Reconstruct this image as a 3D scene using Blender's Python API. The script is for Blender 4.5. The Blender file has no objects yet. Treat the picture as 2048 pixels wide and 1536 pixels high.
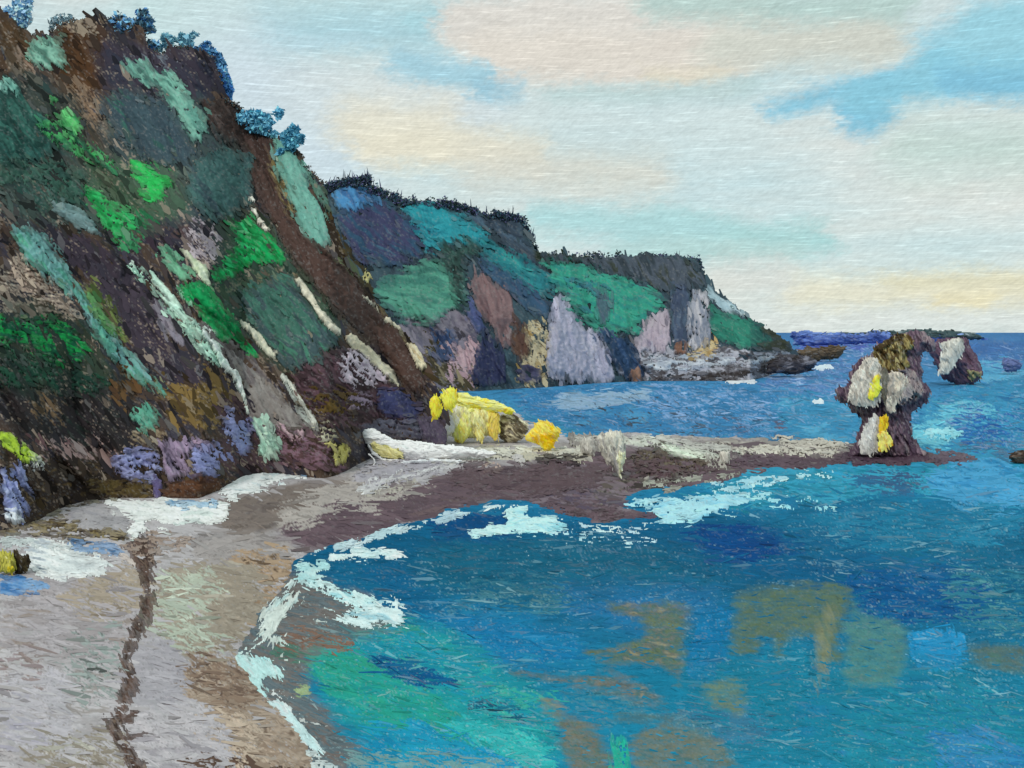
import bpy, math, random
import numpy as np

# ------------------------------------------------------------------ camera, world, sun, exposure
F, CU, CV, HOR, CAMZ = 2000.0, 1024.0, 768.0, 665.0, 20.0
PITCH = math.atan((CV - HOR) / F)
scn = bpy.context.scene
C = scn.collection
cam = bpy.data.cameras.new('camera')
camo = bpy.data.objects.new('camera', cam)
C.objects.link(camo)
camo.location = (0, 0, CAMZ)
camo.rotation_euler = (math.pi / 2 - PITCH, 0, 0)
cam.sensor_width = 36
cam.lens = 36 * F / 2048
cam.clip_start, cam.clip_end = 0.5, 200000
scn.camera = camo
vs = scn.view_settings
vs.view_transform = 'Standard'
vs.look = 'None'
vs.exposure = 0.0
vs.gamma = 1
vs.use_curve_mapping = False

SUN_EL, SUN_AZ = 38, 205          # degrees; the light comes from behind the left shoulder
sd_ = bpy.data.lights.new('sun', 'SUN')
sd_.energy = 1.5
sd_.angle = math.radians(11)
sd_.color = (1.0, 0.96, 0.9)
suno = bpy.data.objects.new('sun', sd_)
C.objects.link(suno)
suno.rotation_euler = (math.radians(90 - SUN_EL), 0, math.radians(180 - SUN_AZ))


def lin(h):
    h = h.lstrip('#')
    c = [int(h[i:i + 2], 16) / 255 for i in (0, 2, 4)]
    return [x / 12.92 if x <= 0.04045 else ((x + 0.055) / 1.055) ** 2.4 for x in c]


def ray(u, v):
    """world direction (dx, 1, dz) through a picture point"""
    x = (np.asarray(u, float) - CU) / F
    y = (CV - np.asarray(v, float)) / F
    cp, sp = math.cos(PITCH), math.sin(PITCH)
    Y = cp + y * sp
    Z = -sp + y * cp
    return x / Y, Z / Y


def sky_world():
    w = bpy.data.worlds.new('World')
    scn.world = w
    w.use_nodes = True
    nt = w.node_tree
    nt.nodes.clear()
    N, K = nt.nodes.new, nt.links.new

    def math_(op, a, b=None, clamp=False):
        n = N('ShaderNodeMath'); n.operation = op; n.use_clamp = clamp
        for i, q in enumerate((a, b)):
            if q is None: continue
            if isinstance(q, (int, float)): n.inputs[i].default_value = q
            else: K(q, n.inputs[i])
        return n.outputs[0]

    def vec(op, a, b=None, out=0):
        n = N('ShaderNodeVectorMath'); n.operation = op
        for i, q in enumerate((a, b)):
            if q is None: continue
            if isinstance(q, (tuple, list)): n.inputs[i].default_value = q
            else: K(q, n.inputs[i])
        return n.outputs[out]

    out = N('ShaderNodeOutputWorld')
    bg = N('ShaderNodeBackground')
    K(bg.outputs[0], out.inputs[0])
    tc = N('ShaderNodeTexCoord')
    sep = N('ShaderNodeSeparateXYZ'); K(tc.outputs['Generated'], sep.inputs[0])
    az = math_('MULTIPLY', math_('ARCTAN2', sep.outputs[0], sep.outputs[1]), 2000.0)
    el = math_('MULTIPLY', math_('ARCSINE', sep.outputs[2]), 2000.0)
    cmb = N('ShaderNodeCombineXYZ'); K(az, cmb.inputs[0]); K(el, cmb.inputs[1])
    base = cmb.outputs[0]

    def noise(src, sx, sy, detail=3, rough=.55, rot=0.0, seed=0.0):
        mp = N('ShaderNodeMapping'); K(src, mp.inputs[0])
        mp.inputs['Scale'].default_value = (1 / sx, 1 / sy, 1)
        mp.inputs['Rotation'].default_value = (0, 0, 0)
        mp.inputs['Location'].default_value = (seed, seed * 1.7, seed)
        s = mp.outputs[0]
        if rot:
            r = N('ShaderNodeVectorRotate'); r.rotation_type = 'Z_AXIS'
            K(src, r.inputs['Vector']); r.inputs['Angle'].default_value = rot
            K(r.outputs[0], mp.inputs[0])
        n = N('ShaderNodeTexNoise'); K(s, n.inputs['Vector'])
        n.inputs['Scale'].default_value = 1
        n.inputs['Detail'].default_value = detail
        n.inputs['Roughness'].default_value = rough
        return n

    # ragged strokes: the direction is pushed about by noise before the clouds are drawn
    n1 = noise(base, 170, 60, 4, .6)
    n2 = noise(base, 16, 9, 2, .6, seed=3.1)
    off = vec('MULTIPLY', vec('SUBTRACT', n1.outputs['Color'], (.5, .5, .5)), (120, 55, 0))
    off2 = vec('MULTIPLY', vec('SUBTRACT', n2.outputs['Color'], (.5, .5, .5)), (54, 30, 0))
    p = vec('ADD', vec('ADD', base, off), off2)

    st = N('ShaderNodeTexSky'); st.sky_type = 'NISHITA'; st.sun_disc = False
    st.sun_elevation = math.radians(SUN_EL); st.sun_rotation = math.radians(SUN_AZ)
    st.altitude = 20
    nish = vec('MULTIPLY', st.outputs[0], (.1, .1, .1))
    # broad cloud cover over the whole sky
    cov = noise(base, 900, 260, 5, .6, seed=9.0)
    ramp = N('ShaderNodeValToRGB'); K(cov.outputs['Fac'], ramp.inputs[0])
    e = ramp.color_ramp.elements
    e[0].position = .34; e[0].color = (*lin('c4dee1'), 1)
    e[1].position = .66; e[1].color = (*lin('dfe3dc'), 1)
    mx = N('ShaderNodeMix'); mx.data_type = 'RGBA'
    mx.inputs[0].default_value = .93
    K(nish, mx.inputs[6]); K(ramp.outputs[0], mx.inputs[7])
    col = mx.outputs[2]

    def stroke(u0, v0, u1, v1, r, soft, hexc, amt=1.0):
        nonlocal col
        def ang(u, v):
            dx, dz = ray(u, v)
            return (math.atan2(float(dx), 1) * 2000, math.asin(float(dz) / math.sqrt(1 + float(dx) ** 2 + float(dz) ** 2)) * 2000)
        a, b = ang(u0, v0), ang(u1, v1)
        ba = (b[0] - a[0], b[1] - a[1], 0)
        bb = ba[0] ** 2 + ba[1] ** 2 + 1e-6
        pa = vec('SUBTRACT', p, (a[0], a[1], 0))
        h = math_('DIVIDE', vec('DOT_PRODUCT', pa, ba, 1), bb, True)
        sc = N('ShaderNodeVectorMath'); sc.operation = 'SCALE'
        sc.inputs[0].default_value = ba; K(h, sc.inputs['Scale'])
        d = vec('LENGTH', vec('SUBTRACT', pa, sc.outputs[0]), None, 1)
        mr = N('ShaderNodeMapRange'); mr.interpolation_type = 'SMOOTHSTEP'
        K(d, mr.inputs[0])
        mr.inputs[1].default_value = r - soft * 2.0; mr.inputs[2].default_value = r + soft * 2.4
        mr.inputs[3].default_value = amt; mr.inputs[4].default_value = 0
        m = N('ShaderNodeMix'); m.data_type = 'RGBA'
        K(mr.outputs[0], m.inputs[0]); K(col, m.inputs[6])
        m.inputs[7].default_value = (*lin(hexc), 1)
        col = m.outputs[2]

    S = stroke
    S(300, 10, 860, 15, 50, 40, 'c0dcdd', .8)
    S(560, 62, 850, 66, 34, 26, 'a6cfda', .85)
    S(600, 92, 720, 88, 9, 9, 'b4d5df', .8)
    S(480, 150, 640, 320, 70, 50, 'cbdce5', .9)
    S(620, 210, 1000, 225, 45, 30, 'd0dde0', .8)
    S(930, 40, 1500, 60, 52, 14, 'dbd9d2')
    S(980, 110, 1440, 120, 46, 14, 'ddd8ce')
    S(1450, 95, 1760, 70, 42, 20, 'cfd3c9')
    S(1300, 8, 1800, 8, 24, 12, 'b5cfca', .9)
    S(1290, 150, 1440, 148, 13, 8, 'dfd9c4', .7)
    S(832, 44, 842, 40, 18, 8, 'aad4dc', .8)
    S(800, 130, 945, 152, 24, 9, 'a8d0dd')
    S(950, 176, 1040, 186, 16, 10, '9cc6d6')
    S(710, 245, 880, 250, 40, 20, 'dfdfd1')
    S(740, 290, 1060, 300, 34, 14, 'e3e0cd')
    S(960, 335, 1300, 350, 34, 26, 'd5d6cb', .9)
    S(1060, 230, 1500, 260, 34, 24, 'cfdfdf', .9)
    S(1120, 190, 1500, 175, 14, 10, 'b9d2d2', .8)
    S(1290, 450, 1640, 480, 26, 12, 'abd5d5')
    S(1080, 440, 1400, 450, 28, 14, 'b0d8da')
    S(1240, 505, 1600, 500, 20, 12, 'b4d6d4')
    S(1560, 215, 1800, 150, 16, 10, '8cc6db')
    S(1700, 232, 1740, 240, 28, 10, '86c2d9')
    S(1730, 200, 1900, 150, 34, 12, '8cc8db')
    S(1880, 130, 2300, 100, 52, 16, '90cbdd')
    S(1960, 60, 2300, 40, 46, 16, '9cd0de')
    S(1900, 165, 2300, 170, 22, 10, '84c1d9')
    S(1830, 300, 2200, 290, 40, 30, 'bfd6cf', .8)
    S(1600, 590, 2200, 585, 30, 16, 'e0e0cc')
    S(1800, 560, 2200, 560, 18, 12, 'dedabb', .8)
    S(1880, 604, 1980, 604, 13, 10, 'e7e0bc', .9)
    S(1440, 560, 1560, 560, 26, 20, 'd8dbd4', .8)
    S(1400, 640, 2300, 645, 16, 10, 'dae2de', .9)

    # horizontal bristle streaks and thin bright flecks, canvas glints painted into the sky colour
    w1 = noise(base, 60, 5.2, 3, .7, seed=5.5)
    w2 = noise(base, 11, 4.0, 2, .6, seed=1.5, rot=-.5)
    w3 = noise(base, 42, 3.2, 1, .5, seed=7.7)
    f1 = math_('MULTIPLY', math_('SUBTRACT', w1.outputs['Fac'], .5), .42)
    f2 = math_('MULTIPLY', math_('SUBTRACT', w2.outputs['Fac'], .5), .36)
    f3 = math_('MULTIPLY', math_('SUBTRACT', w3.outputs['Fac'], .59, True), 1.3)
    f = math_('ADD', math_('ADD', math_('ADD', f1, f2), f3), 1.0)
    sc = N('ShaderNodeVectorMath'); sc.operation = 'SCALE'
    K(col, sc.inputs[0]); K(f, sc.inputs['Scale'])
    K(sc.outputs[0], bg.inputs[0])
    bg.inputs[1].default_value = 1.0


sky_world()

# ------------------------------------------------------------------ helpers
STEP = 2.0
GAIN = .68                       # light that falls on a level surface, as measured


def hsh(ix, iy, seed):
    h = (ix.astype(np.int64) * 374761393 + iy.astype(np.int64) * 668265263 + seed * 974634777) & 0xffffffff
    h = ((h ^ (h >> 13)) * 1274126177) & 0xffffffff
    h = ((h ^ (h >> 16)) * 2246822519) & 0xffffffff
    return (h ^ (h >> 15)).astype(np.float64) / 4294967295.0


def vn(x, y, seed):
    ix, iy = np.floor(x), np.floor(y)
    fx, fy = x - ix, y - iy
    fx = fx * fx * (3 - 2 * fx); fy = fy * fy * (3 - 2 * fy)
    a, b = hsh(ix, iy, seed), hsh(ix + 1, iy, seed)
    c, d = hsh(ix, iy + 1, seed), hsh(ix + 1, iy + 1, seed)
    return (a + (b - a) * fx) * (1 - fy) + (c + (d - c) * fx) * fy


def fbm(x, y, s, seed, octv=3, rough=.55):
    t = 0; a = 1; n = 0
    for k in range(octv):
        t = t + a * vn(x / s, y / s, seed + k * 17); n += a
        a *= rough; s *= .5
    return t / n


def streak(x, y, ang, ln, wd, seed, octv=2):
    c, s = math.cos(math.radians(ang)), math.sin(math.radians(ang))
    p, q = x * c + y * s, -x * s + y * c
    q = q + 3 * wd * (fbm(x, y, ln * .8, seed + 5, 2) - .5)
    t = 0; a = 1; n = 0
    for k in range(octv):
        t = t + a * vn(p / ln, q / wd, seed + 31 * k); n += a
        a *= .6; ln *= .5; wd *= .5
    return t / n


def chaikin(P, n=1):
    P = np.asarray(P, float)
    for _ in range(n):
        Q = np.roll(P, -1, 0)
        P = np.stack([P * .8 + Q * .2, P * .2 + Q * .8], 1).reshape(-1, 2)
    return P


def sdist(x, y, P):
    """signed distance, positive inside"""
    d = np.full(x.shape, 1e18); ins = np.zeros(x.shape, bool)
    for i in range(len(P)):
        ax, ay = P[i]; bx, by = P[(i + 1) % len(P)]
        ex, ey = bx - ax, by - ay
        t = np.clip(((x - ax) * ex + (y - ay) * ey) / (ex * ex + ey * ey + 1e-9), 0, 1)
        d = np.minimum(d, (x - ax - t * ex) ** 2 + (y - ay - t * ey) ** 2)
        if ay != by:
            ins ^= ((ay > y) != (by > y)) & (x < ex * (y - ay) / (by - ay) + ax)
    d = np.sqrt(d)
    return np.where(ins, d, -d)


def line_poly(pts, widths):
    """outline of a tapering stroke along a line"""
    pts = np.asarray(pts, float)
    if isinstance(widths, (int, float)): widths = [widths] * len(pts)
    tg = np.gradient(pts, axis=0)
    tg /= np.linalg.norm(tg, axis=1)[:, None] + 1e-9
    nr = np.stack([-tg[:, 1], tg[:, 0]], 1) * (np.asarray(widths, float)[:, None] / 2)
    return np.vstack([pts + nr, (pts - nr)[::-1]])


def palette(t, cols):
    cs = np.array([lin(c) for c in cols.split()])
    if len(cs) == 1: return np.broadcast_to(cs[0], t.shape + (3,)).copy()
    k = np.clip(t, 0, .9999) * (len(cs) - 1)
    i = k.astype(int); f = k - i
    f = np.clip((f - .5) * 2.2 + .5, 0, 1)[..., None]
    return cs[i] * (1 - f) + cs[i + 1] * f


def ramp01(t, lo=.22, hi=.78):
    return np.clip((t - lo) / (hi - lo), 0, 1)


SEED = [11]


def colours(x, y, cols, ang, ln, wd, seed, jit=.16):
    t = .65 * streak(x, y, ang, ln, wd, seed, 3) + .35 * fbm(x, y, ln * 1.3, seed + 3, 2)
    c = palette(ramp01(t, .25, .75), cols)
    g = 1 + jit * (streak(x, y, ang, 26, 6.5, seed + 50, 3) - .5) * 2 + jit * .45 * (vn(x / 2.3, y / 2.3, seed + 70) - .5) * 2
    c = c * g[..., None]
    w = .6 * vn(x / 2.4, y / 1.9, seed + 81) + .4 * streak(x, y, ang, 7, 2.2, seed + 82, 1)
    big = fbm(x, y, 40, seed + 83, 2)
    lt = (w > .80 - .16 * big)[..., None]; dk = (w < .13 + .14 * (1 - big))[..., None]
    c = np.where(lt, c * .72 + (c.mean(-1, keepdims=True) * .5 + .22) * .24, c)
    return np.where(dk, c * .72, c)


MATS = {}


def material(kind):
    if kind in MATS: return MATS[kind]
    m = bpy.data.materials.new(kind + '_paint'); m.use_nodes = True
    nt = m.node_tree; N, K = nt.nodes.new, nt.links.new
    b = nt.nodes['Principled BSDF']
    a = N('ShaderNodeAttribute'); a.attribute_name = 'Col'
    rough, spec, bump, scale, dist = {
        'water': (.75, .02, .5, .9, .10), 'foam': (.6, .3, .5, 2.0, .08), 'rock': (.8, .12, .45, 1.4, .15),
        'plant': (.8, .12, .4, 1.1, .15), 'sand': (.8, .1, .6, 2.2, .05)}[kind]
    tc = N('ShaderNodeTexCoord')
    n = N('ShaderNodeTexNoise'); n.inputs['Scale'].default_value = scale; n.inputs['Detail'].default_value = 5
    n.inputs['Roughness'].default_value = .65
    K(tc.outputs['Object'], n.inputs['Vector'])
    mr = N('ShaderNodeMapRange'); K(n.outputs['Fac'], mr.inputs[0])
    mr.inputs[1].default_value = .25; mr.inputs[2].default_value = .75
    mr.inputs[3].default_value = .88; mr.inputs[4].default_value = 1.12
    sc = N('ShaderNodeVectorMath'); sc.operation = 'SCALE'
    K(a.outputs['Color'], sc.inputs[0]); K(mr.outputs[0], sc.inputs['Scale'])
    K(sc.outputs[0], b.inputs['Base Color'])
    bp = N('ShaderNodeBump'); bp.inputs['Strength'].default_value = bump; bp.inputs['Distance'].default_value = dist
    K(n.outputs['Fac'], bp.inputs['Height']); K(bp.outputs[0], b.inputs['Normal'])
    b.inputs['Roughness'].default_value = rough
    b.inputs['Specular IOR Level'].default_value = spec
    MATS[kind] = m
    return m


def mk_mesh(name, verts, quads, col, mat, parent=None, smooth=True):
    me = bpy.data.meshes.new(name)
    me.vertices.add(len(verts)); me.vertices.foreach_set('co', np.ascontiguousarray(verts, np.float32).ravel())
    nq = len(quads)
    me.loops.add(nq * 4); me.loops.foreach_set('vertex_index', np.ascontiguousarray(quads, np.int32).ravel())
    me.polygons.add(nq)
    me.polygons.foreach_set('loop_start', np.arange(0, nq * 4, 4, dtype=np.int32))
    if smooth: me.polygons.foreach_set('use_smooth', np.ones(nq, bool))
    me.update(calc_edges=True)
    at = me.color_attributes.new('Col', 'FLOAT_COLOR', 'POINT')
    rgba = np.ones((len(verts), 4), np.float32); rgba[:, :3] = np.clip(col, .002, .9)
    at.data.foreach_set('color', rgba.ravel())
    me.materials.append(material(mat))
    o = bpy.data.objects.new(name, me)
    C.objects.link(o)
    if parent: o.parent = parent
    return o


def tag(o, label=None, cat=None, group=None, kind=None):
    if label: o['label'] = label
    if cat: o['category'] = cat
    if group: o['group'] = group
    if kind: o['kind'] = kind
    return o


def grid_quads(mask):
    """cells whose four corners are in the mask -> quads over compacted indices, and the flat index of the vertices used"""
    m = mask[:-1, :-1] & mask[1:, :-1] & mask[:-1, 1:] & mask[1:, 1:]
    n, k = mask.shape
    idx = np.arange(n * k).reshape(n, k)
    q = np.stack([idx[:-1, :-1][m], idx[1:, :-1][m], idx[1:, 1:][m], idx[:-1, 1:][m]], 1)
    used, inv = np.unique(q.ravel(), return_inverse=True)
    return inv.reshape(-1, 4), used


def axis(lo, hi, step, lo2, hi2, cstep):
    a = list(np.arange(lo, hi + .1, step))
    return np.array(list(np.arange(lo2, lo, cstep)) + a + list(np.arange(hi + cstep, hi2, cstep)))


def at(u, v, Y=None, z=0.0):
    """world point seen at (u, v): at distance Y, or on the level z"""
    dx, dz = ray(u, v)
    if Y is None: Y = (z - CAMZ) / dz
    Y = np.asarray(Y, float) + 0 * dx
    return np.stack([dx * Y, Y, CAMZ + dz * Y], -1)


class Surface:
    """a stretch of land or water: a grid of real points with their colours; layers (turf, scree, foam) are laid on it one over another"""
    def __init__(s, U, V, P, col, mask, nrm, unit):
        s.U, s.V, s.P, s.col, s.mask, s.nrm, s.unit = U, V, P, col, mask, nrm, unit
        s.H = np.zeros(U.shape); s.obj = None; s.gain = 1.0; s.hs = 1.0

    def crop(s, P, pad):
        u, v = s.U[0], s.V[:, 0]
        j = np.where((u > P[:, 0].min() - pad) & (u < P[:, 0].max() + pad))[0]
        i = np.where((v > P[:, 1].min() - pad) & (v < P[:, 1].max() + pad))[0]
        return slice(i[0], i[-1] + 1), slice(j[0], j[-1] + 1)

    def cover(s, poly, ang, cov, rag, seed, soft=1.0):
        P = chaikin(poly)
        sl = s.crop(P, rag * 1.8 + 8)
        x, y = s.U[sl], s.V[sl]
        d = sdist(x, y, P)
        e = d + rag * .3 + rag * 1.5 * (fbm(x, y, rag * 2.2 + 3, seed, 3) - .5) + rag * 1.3 * (streak(x, y, ang, 26, 4.2, seed + 9, 2) - .5)
        g = .72 * streak(x, y, ang, 26, 3.2, seed + 20, 2) + .28 * vn(x / 2.2, y / 2.2, seed + 30)
        e = e + rag * .5 * (vn(x / 2.2, y / 2.2, seed + 33) - .5) + min(26, rag * 2.2) * (streak(x, y, ang, 80, 6.5, seed + 34, 2) - .5) + rag * .8 * (fbm(x, y, 60, seed + 35, 2) - .5)
        if cov > .92: cov = 1
        lim = cov * np.clip(.62 + e / (rag * 1.6 + 1e-6), .0, 1)
        lim = np.where(cov >= 1, np.clip(.5 + e / (rag + 1e-6), 0, 1.2), lim)
        m = (e > 0) & (ramp01(g, .2, .8) < lim)
        return sl, x, y, e, m

    def paint(s, poly, cols, ang=0, cov=1, rag=10, ln=60, wd=9, jit=.16):
        SEED[0] += 7
        sl, x, y, e, m = s.cover(poly, ang, cov, rag, SEED[0])
        c = colours(x, y, cols, ang, ln, wd, SEED[0] + 2, jit)
        s.col[sl][m] = c[m]

    def wash(s, poly, cols, ang=0, feather=60, amt=1, ln=60, wd=9):
        """soft-edged change of tone"""
        SEED[0] += 7
        P = chaikin(poly); sl = s.crop(P, feather)
        x, y = s.U[sl], s.V[sl]
        d = sdist(x, y, P) + feather * .7 * (fbm(x, y, feather, SEED[0], 3) - .5) + feather * .5 * (streak(x, y, ang, 70, 7, SEED[0] + 1, 2) - .5)
        k = np.clip(.5 + d / feather, 0, 1); k = (k * k * (3 - 2 * k) * amt)[..., None]
        c = colours(x, y, cols, ang, ln, wd, SEED[0] + 2)
        s.col[sl] = s.col[sl] * (1 - k) + c * k

    def layer(s, name, poly, cols, ang=0, cov=1, rag=10, h=1.0, mat='plant', ln=60, wd=9, parent=None, jit=.16, ridge=1.0, amt=None, feather=None, dab=True):
        SEED[0] += 7; sd = SEED[0]
        sl, x, y, e, m = s.cover(poly, ang, cov, rag, sd)
        m &= s.mask[sl]
        q, used = grid_quads(m)
        if not len(q): return None
        c = colours(x, y, cols, ang, ln, wd, sd + 2, jit)
        bl = np.clip(.18 + e / (rag * 1.8 + 1e-6) + .8 * (streak(x, y, ang, 34, 6, sd + 60, 2) - .5), 0, 1)
        bl = np.minimum(bl, .80 + .45 * fbm(x, y, 26, sd + 61, 2)) if mat in ('plant', 'rock') else np.maximum(bl, .8)
        if mat == 'foam': bl = np.clip(.35 + e / (rag * .8 + 1e-6) + .5 * (vn(x / 3, y / 2.4, sd + 62) - .5), 0, 1)
        if amt is not None:
            bl = np.clip((e - 2) / feather, 0, 1) * amt * (.72 + .5 * streak(x, y, ang, 40, 5, sd + 63, 2))
            bl = np.where(vn(x / 2.6, y / 2.2, sd + 64) > .72, bl * 1.25, bl)
        bl = np.clip(bl, 0, 1)[..., None]
        c = s.col[sl] * (1 - bl) + c * bl
        s.col[sl][m] = c[m]
        un = s.unit[sl] * s.hs
        hh = h * un * (1 + ridge * 1.6 * (streak(x, y, ang, 24, 5, sd + 40, 2) - .5) + ridge * .8 * (vn(x / 4, y / 4, sd + 44) - .5))
        # the rim sinks back to what lies under it
        inner = m.copy(); inner[1:] &= m[:-1]; inner[:-1] &= m[1:]; inner[:, 1:] &= m[:, :-1]; inner[:, :-1] &= m[:, 1:]
        top = s.H[sl] + np.maximum(hh, .25 * h * un)
        hv = np.where(inner, top, s.H[sl] + .04 * h * un)
        P = s.P[sl] + s.nrm[sl] * hv[..., None]
        s.H[sl] = np.where(inner, top, s.H[sl])
        V_, Q_, C_ = P.reshape(-1, 3)[used], q, c.reshape(-1, 3)[used]
        if dab and mat in ('plant', 'rock', 'foam', 'sand'):
            rnd = np.random.RandomState(sd)
            ii, jj = np.nonzero(inner & ((e < rag * 1.3) | (rnd.uniform(0, 1, e.shape) < .10)))
            flat = mat in ('foam', 'sand')
            n = int(len(ii) / (12 if flat else 30))
            if n > 3:
                k = rnd.randint(0, len(ii), n)
                cc = np.clip(c[ii[k], jj[k]] * (1 + .11 * rnd.normal(0, 1, (n, 1))), .004, .9)
                gi = ii[k] + sl[0].start + rnd.normal(0, 2.2, n).astype(int); gj = jj[k] + sl[1].start + rnd.normal(0, 2.2, n).astype(int)
                gi = np.clip(gi, 0, s.U.shape[0] - 1); gj = np.clip(gj, 0, s.U.shape[1] - 1)
                dv, dq, dc = s.dab_mesh(gi, gj, ang, 14, 3.2, cc, .03, rnd) if flat else s.dab_mesh(gi, gj, ang, 19, 7.0, cc, .04, rnd)
                Q_ = np.vstack([Q_, dq + len(V_)]); V_ = np.vstack([V_, dv]); C_ = np.vstack([C_, dc])
        o = mk_mesh(name, V_, Q_, C_ / s.gain, mat, parent)
        return o

    def dab_mesh(s, i, j, ang, L, Wd, cc, lift, rnd):
        """short bristle-like strokes lying on the surface at the grid points (i, j)"""
        n = len(i)
        a = np.radians(ang + rnd.normal(0, 12, n)); L = L * rnd.uniform(.5, 1.3, n) / STEP; Wd = Wd * rnd.uniform(.6, 1.3, n) / STEP
        ca, sa = np.cos(a), np.sin(a)
        I, J = s.U.shape
        V = []
        lf = lift * rnd.uniform(.4, 1.2, n)
        for p, q in ((-.5, -.22), (-.5, .22), (.1, .5), (.5, .18), (.5, -.14), (.1, -.5)):
            dj, di = ca * p * L - sa * q * Wd, sa * p * L + ca * q * Wd
            fi = np.clip(i + di, 0, I - 1.001); fj = np.clip(j + dj, 0, J - 1.001)
            i0, j0 = fi.astype(int), fj.astype(int); ti, tj = (fi - i0)[:, None], (fj - j0)[:, None]
            g = lambda A_: (A_[i0, j0] * (1 - tj) + A_[i0, j0 + 1] * tj) * (1 - ti) + (A_[i0 + 1, j0] * (1 - tj) + A_[i0 + 1, j0 + 1] * tj) * ti
            h = np.maximum(s.H[i0, j0], s.H[np.clip(i, 0, I - 1), np.clip(j, 0, J - 1)])
            V.append(g(s.P) + s.nrm[i0, j0] * (h + lf * s.unit[i0, j0])[:, None])
        V = np.stack(V, 1).reshape(-1, 3)
        b = np.arange(n)[:, None] * 6
        Q = np.vstack([b + np.array([[0, 5, 2, 1]]), b + np.array([[5, 4, 3, 2]])])
        return V, Q, np.repeat(cc, 6, 0)

    def overall(s, name, n, ang, L, Wd, lift, mat, jit=.2, keep=None, deep=0):
        """loose strokes over the whole surface, as one mass"""
        SEED[0] += 7; rnd = np.random.RandomState(SEED[0])
        ok = s.mask & (s.U > -60) & (s.U < 2420) & (s.V > 0) & (s.V < 1536)
        if keep is not None: ok &= keep
        ii, jj = np.nonzero(ok)
        k = rnd.randint(0, len(ii), n); i, j = ii[k], jj[k]
        i2 = np.clip(i + rnd.normal(0, 3, n).astype(int), 0, s.U.shape[0] - 1); j2 = np.clip(j + rnd.normal(0, 4, n).astype(int), 0, s.U.shape[1] - 1)
        cc = s.col[i2, j2] * (1 + jit * rnd.normal(0, 1, (n, 1)))
        cc = np.where(rnd.uniform(0, 1, (n, 1)) < deep, cc * .38, cc)
        aa = ang if np.isscalar(ang) else ang[i, j]
        V, Q, cc = s.dab_mesh(i, j, aa, L, Wd, np.clip(cc, .004, .9), lift, rnd)
        o = mk_mesh(name, V, Q, cc / s.gain, mat)
        o['kind'] = 'stuff'
        return o

    def build(s, name, mat, extra=None):
        q, used = grid_quads(s.mask)
        v = s.P.reshape(-1, 3)[used]; c = s.col.reshape(-1, 3)[used] / s.gain
        if extra is not None:
            ev, eq, ec = extra
            q = np.vstack([q, eq + len(v)]); v = np.vstack([v, ev]); c = np.vstack([c, ec / s.gain])
        o = mk_mesh(name, v, q, c, mat)
        s.obj = tag(o, kind='structure')
        return o


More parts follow.
